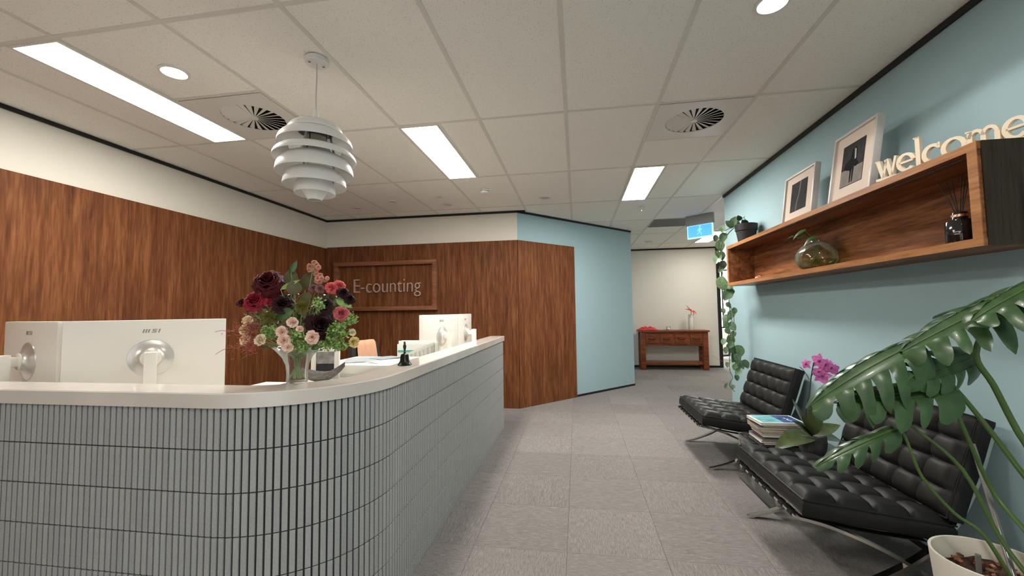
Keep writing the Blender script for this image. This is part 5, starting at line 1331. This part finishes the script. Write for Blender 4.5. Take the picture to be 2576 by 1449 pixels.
def petiole(pts, r=(0.009, 0.006)):
    P = smooth_pts(pts, 5); n = len(P)
    MB().tube(P, [r[0]+(r[1]-r[0])*k/(n-1) for k in range(n)], 10).build('petiole', STEMG, t)
base_pt = Vector((1.47, 1.72, 0.29))
petiole([base_pt, Vector((1.60, 1.66, 0.50)), M_(2560, 1085, 1.50), M_(2500, 970, 1.52), M_(2455, 890, 1.53), M_(2500, 790, 1.51), M_(2540, 752, 1.50)], (0.011, 0.009))
petiole([base_pt, Vector((1.60, 1.68, 0.46)), M_(2560, 1175, 1.50), M_(2440, 1020, 1.58), M_(2360, 930, 1.59), M_(2310, 866, 1.60)], (0.010, 0.007))
petiole([base_pt, Vector((1.54, 1.72, 0.42)), M_(2500, 1240, 1.56), M_(2425, 1080, 1.56), M_(2380, 980, 1.56)], (0.009, 0.006))
petiole([base_pt, Vector((1.40, 1.74, 0.45)), M_(2400, 1290, 1.50), M_(2320, 1200, 1.53), M_(2275, 1095, 1.55), M_(2250, 1080, 1.55)], (0.007, 0.004))
petiole([base_pt+Vector((0.05, -0.03, 0)), M_(2520, 1360, 1.48), M_(2420, 1180, 1.54), M_(2290, 1070, 1.60), M_(2200, 1005, 1.66)], (0.008, 0.005))

# ------------------------------------------------------------------ console table at the far wall
c0, c1, cy0, cy1, cz = 1.30, 2.64, 9.00, 9.36, 0.82
t = thing('console_table', 'reddish wooden console table with four drawers against the far wall', 'table', ((c0+c1)/2, (cy0+cy1)/2, 0))
MB().box((c0-0.03, cy0-0.03, cz-0.035), (c1+0.03, cy1+0.03, cz), 0.008).build('top', REDWOOD, t)
for x in (c0, c1-0.10):
    for y in (cy0, cy1-0.09): MB().box((x, y, 0), (x+0.10, y+0.09, cz-0.035), 0.004).build('leg', REDWOOD, t)
MB().box((c0+0.10, cy0+0.012, 0.50), (c1-0.10, cy1-0.01, cz-0.035)).build('apron', REDWOOD, t, smooth=False)
MB().box((c0+0.10, cy0+0.03, 0.115), (c1-0.10, cy1-0.03, 0.165), 0.004).build('lower_shelf', REDWOOD, t)
dw = (c1-c0-0.20-0.05*3-0.02)/4
for k in range(4):
    x = c0+0.11+k*(dw+0.05); d_ = MB().box((x, cy0-0.004, 0.545), (x+dw, cy0+0.02, 0.745), 0.006).build('drawer', REDWOOD, t)
    MB().tube(smooth_pts([(x+dw*0.22, cy0-0.006, 0.655), (x+dw*0.3, cy0-0.025, 0.645), (x+dw*0.5, cy0-0.03, 0.635), (x+dw*0.7, cy0-0.025, 0.645), (x+dw*0.78, cy0-0.006, 0.655)], 4), 0.010, 8).build('cup_handle', mat('dark_brass', (0.05, 0.025, 0.015), 0.45, 0.6), d_)
vx_, vy_ = 2.35, 9.14
t = thing('white_vase', 'slim white cylinder vase on the console table', 'vase', (vx_, vy_, cz))
MB().lathe([(0.0001, 0.002), (0.046, 0.0), (0.050, 0.01), (0.056, 0.16), (0.052, 0.30), (0.046, 0.325), (0.040, 0.325), (0.046, 0.30), (0.0001, 0.29)], 28, (vx_, vy_, cz)).build('vase_body', mat('white_ceramic', (0.72, 0.69, 0.62), 0.35), t)
t = thing('red_lily', 'red lily flower standing in the slim white vase', 'flower', (vx_, vy_, cz+0.2))
RED = mat('lily_red', (0.55, 0.012, 0.012), 0.45, var=0.3, vscale=30)
MB().tube([(vx_, vy_, cz+0.2), (vx_+0.01, vy_-0.02, cz+0.42)], 0.005, 6).build('stem', STEMG, t)
for k in range(7):
    a = k*2*math.pi/7; d = Vector((math.cos(a), math.sin(a)*0.8-0.3, random.uniform(-.4, .9))).normalized()
    leaf_mesh(MB(), frame_M((vx_+0.01, vy_-0.02, cz+0.40), d, (0, -0.5, 1)), 0.125, 0.055, 0.3, 0.4, 6).build('petal', RED, t, recalc=False)
leaf_mesh(MB(), frame_M((vx_, vy_, cz+0.40), (-0.6, 0, 1), (0.5, -0.5, 0.3)), 0.15, 0.03, 0.3, 0.1, 6).build('leaf', mat('lily_dark', (0.06, 0.01, 0.01), 0.5), t, recalc=False)
jx, jy = 1.895, 9.14
t = thing('candle_jar', 'small glass candle jar on the console table', 'candle', (jx, jy, cz))
MB().lathe([(0.0001, 0.002), (0.040, 0.0), (0.042, 0.008), (0.042, 0.078), (0.039, 0.078), (0.038, 0.010), (0.0001, 0.008)], 24, (jx, jy, cz)).build('jar', GLASS, t)
MB().lathe([(0.0001, 0.010), (0.0375, 0.0105), (0.0375, 0.052), (0.0001, 0.052)], 24, (jx, jy, cz)).build('wax', mat('wax', (0.72, 0.62, 0.46), 0.5), t)
MB().lathe([(0.0424, 0.02), (0.0424, 0.05)], 12, (jx, jy, cz), a0=math.pi*1.25, a1=math.pi*1.75).build('jar_label', PAPER, t)
def cloth(u, v):
    x = (u-0.5)*0.40; y = (v-0.5)*0.26
    r = math.hypot(x/0.2, y/0.13); hgt = 0.085*max(0, 1-r*r*0.85)*(0.65+0.35*math.sin(u*13+v*5)*math.cos(v*9))
    return (1.47+x+0.012*math.sin(v*11), 9.14+y, cz+0.006+hgt+0.008*abs(math.sin(u*23+v*7)))
o = MB().grid(cloth, 40, 26).build('red_cloth', mat('red_fabric', (0.62, 0.012, 0.010), 0.7, sheen=0.3), None, (1.47, 9.14, cz), angle=70, recalc=False)
sm_ = o.modifiers.new('thick', 'SOLIDIFY'); sm_.thickness = 0.003
tag(o, 'crumpled bright red cloth on the left end of the console table', 'cloth')
